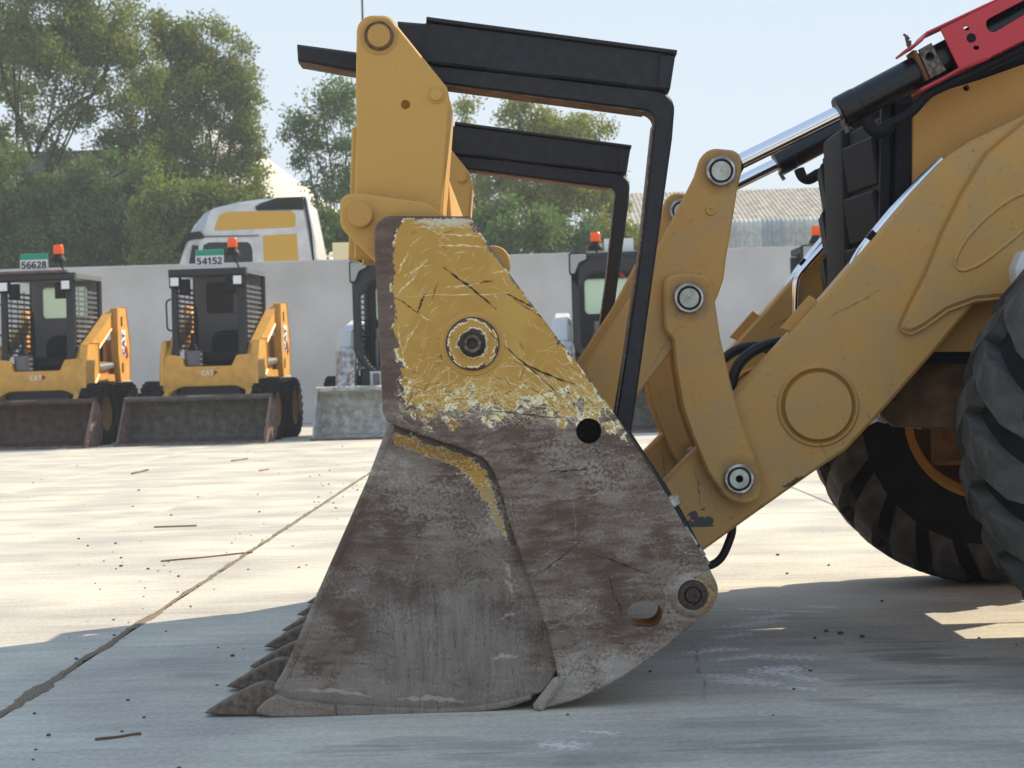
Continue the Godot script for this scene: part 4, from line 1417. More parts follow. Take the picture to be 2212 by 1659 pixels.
# ---------------------------------------------------------------- skid steers
func side_plate(mb: Mb, pts: Array, x0: float, x1: float, bev := 0.006) -> void:
	# outline given as [forward, up], thickness across the machine
	var old := mb.xf
	mb.xf = old * Transform3D(Basis(Vector3(0, 0, 1), Vector3(0, 1, 0), Vector3(-1, 0, 0)), Vector3.ZERO)
	plate(mb, rounded(pts), -x0, -x1, bev)
	mb.xf = old


func text_on(s: String, size: float, m: Material, parent: Node, where: Vector3, called := "lettering", turn := Basis()) -> void:
	var t := TextMesh.new()
	var f := SystemFont.new()
	f.font_names = PackedStringArray(["Droid Sans"])
	f.font_weight = 700
	t.font = f
	t.text = s
	t.font_size = 32
	t.pixel_size = size / 23.0
	t.depth = 0.004
	var o := part(called, t, m, parent)
	o.transform = Transform3D(turn, where)


func skid_bucket(o: Node3D, body: Material, w: float, h: float) -> void:
	var b := Node3D.new()
	b.name = "bucket"
	o.add_child(b, true)
	var prof := PackedVector2Array([Vector2(0.0, 0.012), Vector2(-0.42, 0.014), Vector2(-0.56, 0.06), Vector2(-0.63, 0.18), Vector2(-0.62, h * 0.72), Vector2(-0.54, h * 0.9), Vector2(-0.40, h)])
	var m := Mb.new()
	m.xf = Transform3D(Basis(Vector3(0, 0, 1), Vector3(0, 1, 0), Vector3(-1, 0, 0)), Vector3.ZERO)
	plate(m, band(prof, 0.018), w / 2 - 0.012, -w / 2 + 0.012, 0.003)
	part("shell", m, body, b)
	var t := Mb.new()
	bx(t, Vector3(0, h + 0.004, -0.42), Vector3(w, 0.05, 0.09), 0.012, Basis(Vector3(1, 0, 0), 0.25))
	part("top_rail", t, body, b)
	for s in [-1.0, 1.0]:
		var p := Mb.new()
		side_plate(p, [[0.02, 0.0], [0.0, 0.05], [-0.36, h - 0.01], [-0.44, h + 0.02], [-0.56, h * 0.9], [-0.66, 0.3], [-0.60, 0.08], [-0.42, 0.0]], s * w / 2, s * (w / 2 - 0.022))
		part("side_cheek", p, mats.bucket_edge if body == mats.bucket_dark else body, b)
	var e := Mb.new()
	bx(e, Vector3(0, 0.014, 0.0), Vector3(w + 0.02, 0.026, 0.14), 0.006)
	part("cutting_edge", e, mats.bucket_edge, b)


var small_wheel: Array = []


func skid_wheel(o: Node3D, where: Vector3, s: float) -> void:
	if small_wheel.is_empty():
		var t := Mb.new()
		var R := 0.37
		lathe(t, Vector3.ZERO, Vector3(1, 0, 0), [[0.22, -0.12], [0.30, -0.145], [R - 0.02, -0.14], [R, -0.10], [R, 0.10], [R - 0.02, 0.14], [0.30, 0.145], [0.22, 0.12]], 40, true)
		for i in 22:
			for k in [-1, 1]:
				var a := TAU * (i + (0.5 if k > 0 else 0.0)) / 22.0
				var tr := Basis(Vector3(1, 0, 0), a)
				bx(t, tr * Vector3(k * 0.070, R + 0.006, 0), Vector3(0.135, 0.034, 0.074), 0.008, tr * Basis(Vector3(0, 1, 0), 0.45 * k))
				bx(t, tr * Vector3(k * 0.141, R - 0.035, 0.03), Vector3(0.022, 0.075, 0.055), 0.006, tr)
		var r := Mb.new()
		lathe(r, Vector3.ZERO, Vector3(1, 0, 0), [[0.22, 0.118], [0.235, 0.12], [0.235, 0.105], [0.20, 0.09], [0.18, 0.02], [0.09, 0.02], [0.085, 0.05], [0.0, 0.05]], 30, true)
		lathe(r, Vector3.ZERO, Vector3(-1, 0, 0), [[0.22, 0.118], [0.235, 0.12], [0.235, 0.105], [0.20, 0.09], [0.18, 0.02], [0.0, 0.02]], 30, true)
		small_wheel = [t.mesh(), r.mesh()]
	var w := Node3D.new()
	w.name = "wheel"
	o.add_child(w, true)
	w.position = where
	if s < 0: w.rotation.y = PI
	part("tyre", small_wheel[0], mats.rubber, w)
	part("rim", small_wheel[1], mats.rim_paint, w)


func beacon(o: Node3D, where: Vector3) -> void:
	var b := Mb.new()
	lathe(b, where, Vector3.UP, [[0.0, -0.03], [0.10, -0.03], [0.095, 0.0], [0.065, 0.05], [0.06, 0.07], [0.0, 0.07]], 20)
	tube(b, [where + Vector3(0, -0.02, 0), where + Vector3(0.08, -0.24, -0.1)], 0.012, 6)
	part("beacon_base", b, mats.black_plastic, o)
	var c := Mb.new()
	lathe(c, where, Vector3.UP, [[0.062, 0.07], [0.066, 0.08], [0.062, 0.175], [0.052, 0.19], [0.0, 0.192]], 20)
	part("beacon_lens", c, mats.beacon_orange, o)


func number_plate(o: Node3D, where: Vector3, number: String, green := true) -> void:
	var p := Mb.new()
	bx(p, where, Vector3(0.37, 0.21, 0.008), 0.002)
	part("number_plate", p, mats.plate_white, o)
	if green:
		var g := Mb.new()
		bx(g, where + Vector3(0, 0.066, 0.006), Vector3(0.366, 0.074, 0.006), 0.001)
		part("plate_band", g, mats.plate_green, o)
	text_on(number, 0.088, mats.ink, o, where + Vector3(0, -0.042, 0.007), "plate_digits")


func make_yellow_skid() -> Node3D:
	var o := Node3D.new()
	var X := Vector3(1, 0, 0)
	skid_bucket(o, mats.bucket_dark, 1.86, 0.56)
	for s in [-1.0, 1.0]:
		skid_wheel(o, Vector3(0.72 * s, 0.392, -1.12), s)
		skid_wheel(o, Vector3(0.72 * s, 0.392, -2.16), s)
	# front shield with the step notch
	var m := Mb.new()
	plate(m, rounded([[-0.60, 0.54], [-0.53, 0.54], [-0.47, 0.64, 0.08], [-0.36, 0.70, 0.2], [0.36, 0.70, 0.2], [0.47, 0.64, 0.08], [0.53, 0.54], [0.58, 0.54], [0.60, 0.85], [0.57, 1.10, 0.04], [0.37, 1.09, 0.04], [0.30, 0.955, 0.03], [-0.30, 0.955, 0.03], [-0.35, 1.09, 0.04], [-0.54, 1.12, 0.05], [-0.60, 0.85]]), -0.93, -1.02, 0.012)
	part("front_shield", m, mats.machine_yellow, o)
	for s in [-1.0, 1.0]:
		var f := Mb.new()
		side_plate(f, [[-0.90, 0.54], [-0.93, 1.0], [-1.05, 1.30, 0.1], [-1.5, 1.30], [-1.5, 0.9], [-1.1, 0.6]], s * 0.63, s * 0.56, 0.015)
		part("corner_panel", f, mats.machine_yellow, o)
		var b := Mb.new()
		bx(b, Vector3(0.50 * s, 0.78, -1.85), Vector3(0.10, 0.56, 1.7), 0.02)
		part("side_frame", b, mats.yellow_deep, o)
	var u := Mb.new()
	bx(u, Vector3(0, 0.52, -1.7), Vector3(0.84, 0.44, 1.4), 0.03)
	bx(u, Vector3(0, 0.50, -0.86), Vector3(0.9, 0.22, 0.12), 0.03)
	part("underbody", u, mats.black_paint, o)
	var en := Mb.new()
	bx(en, Vector3(0, 0.98, -2.5), Vector3(1.0, 0.75, 0.7), 0.06)
	part("engine_cover", en, mats.machine_yellow, o)
	# cab frame
	for s in [-1.0, 1.0]:
		var p := Mb.new()
		side_plate(p, [[-1.0, 1.06], [-1.03, 2.14], [-1.09, 2.14], [-1.09, 1.06]], s * 0.475, s * 0.395, 0.012)
		part("cab_post", p, mats.black_paint, o)
		var q := Mb.new()
		side_plate(q, [[-2.12, 1.0], [-2.16, 2.14], [-2.08, 2.14], [-2.02, 1.0]], s * 0.475, s * 0.41, 0.012)
		part("cab_post", q, mats.black_paint, o)
		# side grille of flat bars
		var sg := Node3D.new()
		sg.name = "side_grille"
		o.add_child(sg, true)
		for i in 13:
			var sl := Mb.new()
			var y := 1.20 + i * 0.064
			bx(sl, Vector3(0.455 * s, y, -1.56), Vector3(0.012, 0.030, 0.94), 0.003)
			part("slat", sl, mats.bar_glare, sg)
		for zz in [-1.32, -1.56, -1.80]:
			var v := Mb.new()
			bx(v, Vector3(0.447 * s, 1.58, zz), Vector3(0.01, 0.86, 0.022), 0.002)
			part("upright", v, mats.bar_glare, sg)
		# lamps under the roof edge
		var hd := Mb.new()
		bx(hd, Vector3(0.405 * s, 2.03, -0.985), Vector3(0.15, 0.15, 0.07), 0.015)
		part("lamp_case", hd, mats.black_plastic, o)
		var ln := Mb.new()
		bx(ln, Vector3(0.405 * s, 2.035, -0.946), Vector3(0.105, 0.105, 0.012), 0.004)
		part("headlight", ln, mats.lamp_lens, o)
		var sp := Mb.new()
		bx(sp, Vector3(0.30 * s, 1.97, -1.06), Vector3(0.12, 0.20, 0.14), 0.03)
		part("header_pod", sp, mats.black_plastic, o)
	var r := Mb.new()
	bx(r, Vector3(0, 2.16, -1.64), Vector3(0.98, 0.06, 1.06), 0.02)
	part("roof", r, mats.roof_metal, o)
	var h := Mb.new()
	bx(h, Vector3(0, 2.145, -1.05), Vector3(1.0, 0.10, 0.12), 0.02)
	part("header", h, mats.black_paint, o)
	var rw := Mb.new()
	plate(rw, PackedVector2Array([Vector2(-0.44, 1.0), Vector2(0.44, 1.0), Vector2(0.44, 2.13), Vector2(-0.44, 2.13)]), -2.06, -2.10, 0.0, [rounded([[-0.29, 1.66, 0.05], [0.32, 1.66, 0.05], [0.32, 2.07, 0.05], [-0.29, 2.07, 0.05]])])
	part("rear_panel", rw, mats.cab_grey, o)
	var st := Mb.new()
	bx(st, Vector3(0.08, 1.06, -1.55), Vector3(0.5, 0.16, 0.5), 0.05)
	plate(st, rounded([[-0.17, 1.02, 0.1], [0.33, 1.02, 0.1], [0.31, 1.42, 0.14], [-0.15, 1.42, 0.14]]), -1.74, -1.86, 0.03)
	part("seat", st, mats.seat_black, o)
	var fl := Mb.new()
	bx(fl, Vector3(0, 0.93, -1.5), Vector3(0.8, 0.05, 1.0), 0.01)
	part("cab_floor", fl, mats.black_paint, o)
	var cs := Mb.new()
	bx(cs, Vector3(-0.24, 1.04, -1.14), Vector3(0.2, 0.24, 0.22), 0.05)
	part("control_pod", cs, mats.cab_grey, o)
	var js := Mb.new()
	lathe(js, Vector3(-0.24, 1.16, -1.14), Vector3.UP, [[0.07, 0.0], [0.06, 0.03], [0.035, 0.07], [0.022, 0.09], [0.022, 0.2], [0.0, 0.21]], 14)
	part("joystick", js, mats.black_plastic, o)
	var hn := Mb.new()
	tube(hn, curve([Vector3(-0.48, 1.42, -1.03), Vector3(-0.535, 1.45, -1.03), Vector3(-0.54, 1.6, -1.03), Vector3(-0.54, 1.78, -1.03), Vector3(-0.48, 1.82, -1.03)], 4), 0.012, 6)
	part("grab_handle", hn, mats.black_paint, o)
	# lift arms
	for s in [-1.0, 1.0]:
		var a := Node3D.new()
		a.name = "lift_arm"
		o.add_child(a, true)
		var t := Mb.new()
		side_plate(t, [[-2.22, 1.78, 0.03], [-2.62, 1.80, 0.03], [-2.78, 1.3], [-2.72, 0.80, 0.03], [-2.30, 0.80, 0.03], [-2.22, 1.2]], s * 0.66, s * 0.58, 0.01)
		part("rear_upright", t, mats.machine_yellow, a)
		var b := Mb.new()
		side_plate(b, [[-2.46, 1.76], [-2.25, 1.74, 0.05], [-1.12, 1.22, 0.06], [-0.98, 1.06, 0.08], [-1.02, 0.80], [-0.80, 0.52], [-0.70, 0.42], [-0.76, 0.36], [-0.92, 0.50], [-1.16, 0.80, 0.04], [-1.18, 0.96, 0.05], [-1.34, 1.10], [-2.3, 1.56]], s * 0.60, s * 0.50, 0.014)
		part("boom", b, mats.machine_yellow, a)
		var c := Mb.new()
		tube(c, [Vector3(0.57 * s, 0.97, -1.2), Vector3(0.57 * s, 1.02, -2.4)], 0.05, 12)
		part("cylinder", c, mats.zinc, a)
		var l := Mb.new()
		bx(l, Vector3(0.57 * s, 0.85, -1.75), Vector3(0.08, 0.09, 1.2), 0.015)
		part("lower_link", l, mats.machine_yellow, a)
		var d := Mb.new()
		bx(d, Vector3(0.662 * s, 1.32, -2.48), Vector3(0.006, 0.34, 0.20), 0.001)
		part("decal", d, mats.plate_white, a)
		var d2 := Mb.new()
		bx(d2, Vector3(0.664 * s, 1.19, -2.60), Vector3(0.006, 0.16, 0.10), 0.001, Basis(X, 0.5))
		part("decal", d2, mats.ink_red, a)
		if s > 0: text_on("CAT", 0.12, mats.ink, a, Vector3(0.667, 1.30, -2.47), "lettering", Basis(Vector3.UP, PI / 2) * Basis(Vector3(0, 0, 1), PI / 2))
		for y in [1.60, 0.98]:
			var k := Mb.new()
			bx(k, Vector3(0.662 * s, y, -2.42), Vector3(0.006, 0.13, 0.05), 0.001)
			part("slot", k, mats.dark_hole, a)
	text_on("CAT", 0.062, mats.plate_white, o, Vector3(-0.01, 0.87, -0.927))
	var tri := Mb.new()
	plate(tri, PackedVector2Array([Vector2(0.075, 0.838), Vector2(0.125, 0.875), Vector2(0.075, 0.905)]), -0.926, -0.929, 0.0)
	part("emblem", tri, mats.ink_red, o)
	return o


func make_white_skid() -> Node3D:
	var o := Node3D.new()
	skid_bucket(o, mats.bucket_pale, 1.84, 0.62)
	for s in [-1.0, 1.0]:
		skid_wheel(o, Vector3(0.75 * s, 0.392, -1.12), s)
		skid_wheel(o, Vector3(0.75 * s, 0.392, -2.16), s)
		var f := Mb.new()
		side_plate(f, [[-0.70, 0.34], [-0.78, 0.72], [-0.92, 1.02, 0.08], [-1.02, 1.16, 0.08], [-1.4, 1.10], [-1.3, 0.75], [-0.95, 0.34]], s * 0.74, s * 0.50, 0.05)
		part("front_arm", f, mats.white_chipped, o)
		var g := Mb.new()
		side_plate(g, [[-1.2, 1.10], [-1.3, 1.36, 0.05], [-2.6, 1.55, 0.1], [-2.75, 0.85], [-1.3, 0.85]], s * 0.80, s * 0.54, 0.05)
		part("rear_arm", g, mats.white_paint, o)
		var p := Mb.new()
		plate(p, rounded([[0.40 * s, 2.06], [0.52 * s, 2.10, 0.03], [0.52 * s, 1.05], [0.30 * s, 0.78], [0.18 * s, 0.74], [0.18 * s, 0.80], [0.32 * s, 0.92], [0.42 * s, 1.10], [0.42 * s, 1.75]]), -1.0, -1.12, 0.02)
		part("door_frame", p, mats.black_paint, o)
		var q := Mb.new()
		bx(q, Vector3(0.48 * s, 1.55, -2.1), Vector3(0.08, 1.2, 0.1), 0.02)
		part("cab_post", q, mats.black_paint, o)
		# corner lamp in its black rim
		var lr := Mb.new()
		plate(lr, rounded([[0.545 * s, 2.24, 0.03], [0.545 * s, 1.96, 0.03], [0.46 * s, 1.96, 0.03], [0.40 * s, 2.10, 0.06], [0.30 * s, 2.14, 0.03], [0.30 * s, 2.24, 0.03]]), -0.95, -1.05, 0.01)
		part("lamp_rim", lr, mats.black_plastic, o)
		var ll := Mb.new()
		plate(ll, rounded([[0.525 * s, 2.22, 0.02], [0.525 * s, 1.98, 0.02], [0.475 * s, 1.98, 0.02], [0.42 * s, 2.115, 0.05], [0.325 * s, 2.155, 0.02], [0.325 * s, 2.22, 0.02]]), -0.944, -0.952, 0.003)
		part("corner_lamp", ll, mats.lamp_smoke, o)
		for i in 12:
			var sl := Mb.new()
			bx(sl, Vector3(0.47 * s, 1.15 + i * 0.07, -1.6), Vector3(0.012, 0.02, 0.9), 0.002)
			part("side_bar", sl, mats.black_paint, o)
	var h := Mb.new()
	plate(h, rounded([[-0.42, 1.75, 0.12], [-0.30, 1.98, 0.15], [0.30, 1.98, 0.15], [0.42, 1.75, 0.12], [0.52, 1.9], [0.52, 2.18, 0.05], [-0.52, 2.18, 0.05], [-0.52, 1.9]]), -1.0, -1.1, 0.02)
	part("header", h, mats.black_paint, o)
	var r := Mb.new()
	bx(r, Vector3(0, 2.2, -1.58), Vector3(1.02, 0.08, 1.1), 0.03)
	part("roof", r, mats.black_paint, o)
	var rw := Mb.new()
	plate(rw, PackedVector2Array([Vector2(-0.44, 0.9), Vector2(0.44, 0.9), Vector2(0.44, 2.17), Vector2(-0.44, 2.17)]), -2.08, -2.12, 0.0, [rounded([[-0.36, 1.50, 0.06], [0.36, 1.50, 0.06], [0.36, 1.96, 0.06], [-0.36, 1.96, 0.06]])])
	part("rear_panel", rw, mats.black_paint, o)
	var gl := Mb.new()
	bx(gl, Vector3(0, 1.73, -2.10), Vector3(0.72, 0.46, 0.008))
	part("rear_window", gl, mats.frosted_glass, o)
	var st := Mb.new()
	bx(st, Vector3(0, 1.04, -1.55), Vector3(0.5, 0.16, 0.5), 0.05)
	plate(st, rounded([[-0.22, 1.02, 0.1], [0.22, 1.02, 0.1], [0.20, 1.52, 0.12], [-0.20, 1.52, 0.12]]), -1.76, -1.86, 0.03)
	part("seat", st, mats.seat_black, o)
	for s in [-1.0, 1.0]:
		var j := Mb.new()
		tube(j, [Vector3(0.26 * s, 0.85, -1.3), Vector3(0.25 * s, 1.22, -1.24), Vector3(0.22 * s, 1.28, -1.2)], 0.02, 8)
		bx(j, Vector3(0.22 * s, 1.32, -1.2), Vector3(0.06, 0.12, 0.07), 0.02)
		part("control_lever", j, mats.cab_grey, o)
	var b := Mb.new()
	bx(b, Vector3(0, 0.62, -1.75), Vector3(0.9, 0.5, 1.5), 0.03)
	part("underbody", b, mats.black_paint, o)
	var w := Mb.new()
	bx(w, Vector3(0, 0.70, -0.94), Vector3(0.62, 0.26, 0.1), 0.03)
	part("front_plate", w, mats.white_paint, o)
	var e := Mb.new()
	bx(e, Vector3(0, 1.1, -2.55), Vector3(1.02, 0.9, 0.7), 0.08)
	part("engine_cover", e, mats.white_paint, o)
	for s in [-1.0, 1.0]:
		var l := Mb.new()
		bx(l, Vector3(0.22 * s, 0.60, -0.84), Vector3(0.07, 0.42, 0.12), 0.02)
		part("tilt_ram", l, mats.cab_grey, o)
	return o


func put_skid(proto: Node3D, where: Vector3, yaw: float, label: String) -> Node3D:
	var o: Node3D = proto.duplicate()
	o.name = numbered("skid_steer")
	add_child(o)
	o.position = where
	o.rotation.y = deg_to_rad(yaw)
	tag(o, label, "skid steer", "skid steers parked along the wall")
	return o


func build_skids() -> void:
	simple("bar_glare", Color(0.34, 0.35, 0.38), 0.35)  # black slats coloured grey to carry the sun's glare
	simple("roof_metal", Color(0.42, 0.43, 0.45), 0.3)
	simple("lamp_smoke", Color(0.62, 0.63, 0.62), 0.3)
	simple("rim_paint", Color(0.62, 0.47, 0.30), 0.6)
	var y := make_yellow_skid()
	var w := make_white_skid()
	var a := put_skid(y, gnd(26, 972), -5.0, "yellow skid steer at the left edge, rusty brown bucket, plate 56628")
	number_plate(a, Vector3(-0.10, 2.36, -1.25), "56628")
	beacon(a, Vector3(0.21, 2.38, -1.3))
	var ga := Mb.new()
	bx(ga, Vector3(0.015, 1.865, -2.08), Vector3(0.61, 0.41, 0.008))
	part("rear_window", ga, mats.frosted_glass, a)
	var ra := Mb.new()
	bx(ra, Vector3(-0.05, 2.215, -1.02), Vector3(0.92, 0.03, 0.12), 0.008)
	part("roof_rail", ra, mats.bucket_edge, a)
	var b := put_skid(y, gnd(412, 961), -5.0, "yellow skid steer below the white truck cab, dark grey bucket, plate 54152")
	number_plate(b, Vector3(-0.02, 2.345, -1.25), "54152")
	beacon(b, Vector3(0.27, 2.40, -1.3))
	var bl := Mb.new()
	bx(bl, Vector3(-0.06, 1.865, -2.082), Vector3(0.46, 0.41, 0.012), 0.003)
	var bl2 := Mb.new()
	bx(bl2, Vector3(0.20, 1.865, -2.07), Vector3(0.26, 0.40, 0.012), 0.003)
	part("sun_blind", bl2, mats.cab_grey, b)
	part("rear_blind", bl, mats.blind, b)
	for o in [[a, mats.bucket_rust], [b, mats.bucket_dark]]:
		for k in ["bucket/shell", "bucket/top_rail"]:
			o[0].get_node(k).material_override = o[1]
	var c := put_skid(w, gnd(836, 948), -3.0, "white skid steer with a pale grey bucket, half hidden behind the big loader bucket")
	beacon(c, Vector3(-0.36, 2.28, -1.3))
	var d := put_skid(w, gnd(1336, 936), -2.0, "white skid steer with black cab seen between the big bucket and the black forks")
	beacon(d, Vector3(-0.20, 2.32, -1.3))
	number_plate(d, Vector3(0.09, 2.31, -1.2), "1", false)
	for k in ["bucket/shell", "bucket/top_rail", "bucket/side_cheek"]: d.get_node(k).material_override = mats.bucket_dark
	var tagm := Mb.new()
	bx(tagm, Vector3(0.12, 1.98, -1.5), Vector3(0.05, 0.12, 0.01), 0.002, Basis(Vector3(0, 0, 1), 0.4))
	part("hang_tag", tagm, mats.red_paint, d)
	var e := put_skid(w, gnd(1868, 922), 0.0, "skid steer mostly hidden behind the loader arms, only its cab corner and beacon showing")
	beacon(e, Vector3(-0.30, 2.30, -1.3))
	y.free()
	w.free()


# ---------------------------------------------------------------- yard, wall and what stands behind it
func build_ground() -> void:
	var g := Mb.new()
	bx(g, Vector3(0, -0.27, -300), Vector3(1600, 0.5, 1000))
	var ground := part("ground", g, mats.ground_base, self)
	tag(ground, "pale concrete yard of large slabs with sandy joints", "ground", "", "structure")
	var xs := [-27.6, -24.0, -20.4, -16.8, -13.2, -10.3, -8.4, -6.0, -3.72, -1.235, 1.65, 4.5, 7.4, 10.3, 13.1, 16.0, 18.9, 21.7]
	var zs := [7.23, 3.03, -1.17, -5.37, -9.57, -13.77, -17.97, -22.17, -26.85, -31.0, -36.0]
	rng.seed = 5
	for i in xs.size() - 1:
		for j in zs.size() - 1:
			var gap := 0.006
			var gx0: float = 0.009 if is_equal_approx(xs[i], -1.235) else gap
			var gx1: float = 0.009 if is_equal_approx(xs[i + 1], -1.235) else gap
			var x0: float = xs[i] + gx0
			var x1: float = xs[i + 1] - gx1
			var z1: float = zs[j] - gap
			var z0: float = zs[j + 1] + gap
			var near: bool = x0 > -3.75 and x1 < 4.55 and z0 > -5.4 and z1 < 3.1
			var mb := Mb.new()
			mb.xf = Transform3D(Basis(Vector3(1, 0, 0), Vector3(0, 0, -1), Vector3(0, 1, 0)), Vector3.ZERO)
			if near:
				mb.uo = Vector2(YARD_AT.x, -YARD_AT.y)
				mb.us = Vector2.ONE / YARD_SIZE
			else:
				mb.uo = Vector2(rng.randf() * 9.0, rng.randf() * 9.0)
				mb.us = Vector2.ONE / 7.3 * (1.0 if rng.randf() < 0.5 else -1.0)
			plate(mb, PackedVector2Array([Vector2(x0, -z1), Vector2(x1, -z1), Vector2(x1, -z0), Vector2(x0, -z0)]), 0.0, -0.016, 0.003)
			part("slab", mb, mats.concrete_near if near else mats.concrete_far, ground)
	# sand swept into the long joint
	var s := Mb.new()
	var f := FastNoiseLite.new()
	f.seed = 4
	f.frequency = 2.2
	f.fractal_octaves = 4
	var rows := []
	for i in 520:
		var z := 0.9 - 0.024 * i
		var w := 0.013 + 0.009 * f.get_noise_1d(z) + 0.009 * f.get_noise_1d(z * 7.0) + rng.randf_range(-0.003, 0.003)
		if z < -2.0: w *= 0.75
		if absf(z + 0.42) < 0.12: w += 0.014
		var c := -1.235 + 0.010 * f.get_noise_1d(z * 1.3 + 50.0)
		rows.append([Vector3(c - w, 0.0008, z), Vector3(c - w * 0.4, 0.003 + 0.007 * f.get_noise_1d(z * 9.0), z), Vector3(c + w * 0.5, 0.003 + 0.007 * f.get_noise_1d(z * 9.0 + 7.0), z), Vector3(c + w * (1.0 + 0.5 * f.get_noise_1d(z * 3.0 + 20.0)), 0.0008, z)])
	for i in rows.size() - 1:
		for j in 3: s.flat4(rows[i][j], rows[i][j + 1], rows[i + 1][j + 1], rows[i + 1][j], Vector3(0.2 * (j - 1), 1, 0).normalized())
	var sand := part("joint_sand", s, mats.joint_sand, ground)
	sand.set_meta("kind", "stuff")


func build_litter() -> void:
	var stone := Mb.new()
	rng.seed = 12
	var q := []
	for i in 6:
		for j in 4:
			q.append(Vector3(cos(TAU * i / 6) * sin(PI * (j + 0.5) / 4), cos(PI * (j + 0.5) / 4) * 0.6, sin(TAU * i / 6) * sin(PI * (j + 0.5) / 4)) * rng.randf_range(0.8, 1.15))
	for i in 6:
		for j in 3:
			var a: Vector3 = q[i * 4 + j]
			var b: Vector3 = q[((i + 1) % 6) * 4 + j]
			var c: Vector3 = q[((i + 1) % 6) * 4 + j + 1]
			var d: Vector3 = q[i * 4 + j + 1]
			stone.quad(a, b, c, d, a, b, c, d)
		stone.tri(Vector3(0, 0.6, 0), q[i * 4], q[((i + 1) % 6) * 4], Vector3.UP, q[i * 4], q[((i + 1) % 6) * 4])
	var mm := MultiMesh.new()
	mm.transform_format = MultiMesh.TRANSFORM_3D
	mm.mesh = stone.mesh()
	var spots := []
	for i in 380:
		var x := rng.randf_range(-7, 7)
		var z := 1.0 - pow(rng.randf(), 1.4) * 17.0
		if rng.randf() < 0.45: x = -1.235 + rng.randfn(0, 0.35); 
		spots.append([x, z, rng.randf_range(0.0018, 0.005) * (1.6 if z < -6 else 1.0)])
	for e in [[502, 1418, 9], [386, 1246, 9], [262, 1224, 11], [262, 1206, 9], [190, 1180, 9], [170, 1165, 10], [320, 1230, 10], [1760, 1380, 8], [1785, 1365, 9], [1815, 1370, 11], [1862, 1377, 11], [1715, 1490, 6], [1905, 1300, 8], [1990, 1205, 8], [1680, 1200, 10], [1700, 1240, 8], [1790, 1222, 8], [740, 965, 14], [300, 1060, 14], [250, 1175, 10], [165, 1425, 8], [105, 1590, 8], [1750, 1450, 7]]:
		var p := gnd(e[0], e[1])
		spots.append([p.x, p.z, e[2] * 0.0007])
	mm.instance_count = spots.size()
	for i in spots.size():
		var r: float = spots[i][2]
		mm.set_instance_transform(i, Transform3D(Basis(Vector3.UP, rng.randf() * TAU).scaled(Vector3(r * 1.3, r, r)), Vector3(spots[i][0], r * 0.45, spots[i][1])))
	var mi := MultiMeshInstance3D.new()
	mi.name = "gravel"
	mi.multimesh = mm
	mi.material_override = mats.stone
	add_child(mi)
	tag(mi, "small stones scattered over the concrete and along its sandy joint", "gravel", "", "stuff")
	# twigs and dry leaves
	var twigs := [[348, 1214, 545, 1195, 0.0035, "long thin brown stick lying beside the sandy joint in the sun"], [205, 1600, 305, 1588, 0.003, "dark twig on the shaded concrete at the lower left"], [285, 1025, 320, 1017, 0.008, "curled dry leaf on sunlit concrete in front of the second skid steer"], [500, 997, 535, 992, 0.006, "flat brown scrap on the concrete near the far joint"], [560, 1018, 580, 1015, 0.005, "small brown bark scrap right of the curled leaf"], [333, 1140, 425, 1137, 0.002, "low ridge of sand lying on the sunlit concrete"]]
	for t in twigs:
		var mb := Mb.new()
		var a := gnd(t[0], t[1])
		var b := gnd(t[2], t[3])
		var pts := []
		for i in 9:
			var k := i / 8.0
			pts.append(a.lerp(b, k) + Vector3(0, t[4] + sin(k * 9.0) * t[4] * 0.3, sin(k * 6.0) * t[4] * 1.5))
		var sandy: bool = t[4] == 0.002
		if sandy:
			for i in pts.size(): pts[i].y = 0.001
		tube(mb, pts, t[4] * (4.0 if sandy else 1.0), 6)
		var called := "sand_ridge" if sandy else "dry_leaf" if t[4] > 0.007 else "twig" if t[4] < 0.004 else "bark_scrap"
		var o := part(called, mb, mats.joint_sand if sandy else mats.dry_wood, self)
		tag(o, t[5], "sand" if sandy else "leaf" if called == "dry_leaf" else "twig" if called == "twig" else "bark")


func build_wall() -> void:
	var z := -27.0
	var top := at(1100, 549.5, z).y
	var w := Mb.new()
	bx(w, Vector3(-3, top / 2, z - 0.1), Vector3(52, top, 0.2), 0.012)
	var o := part("boundary_wall", w, mats.wall_paint, self)
	tag(o, "long plain pale grey wall behind the row of skid steers", "wall")


func tone(a: Color, b: Color) -> Color:
	return a.lerp(b, rng.randf())


func leaf_spray(sd: int, n: int, r: float, lw: float, ll: float) -> Array:
	rng.seed = sd
	var mb := Mb.new()
	for i in n:
		var p := Vector3(rng.randfn(0, 1), rng.randfn(0, 0.8), rng.randfn(0, 1)).limit_length(1.8) * r * 0.6
		var d := (Vector3(rng.randfn(0, 1), rng.randfn(-0.2, 0.8), rng.randfn(0, 1))).normalized()
		var s := d.cross(Vector3(rng.randfn(0, 1), rng.randfn(0, 1), rng.randfn(0, 1))).normalized()
		var nn := s.cross(d)
		var l := ll * rng.randf_range(0.7, 1.3)
		mb.flat4(p, p + d * l * 0.5 + s * lw, p + d * l, p + d * l * 0.5 - s * lw, nn)
	return [mb.v, mb.n]


var sprays: Array = []
var leaf_count := 0


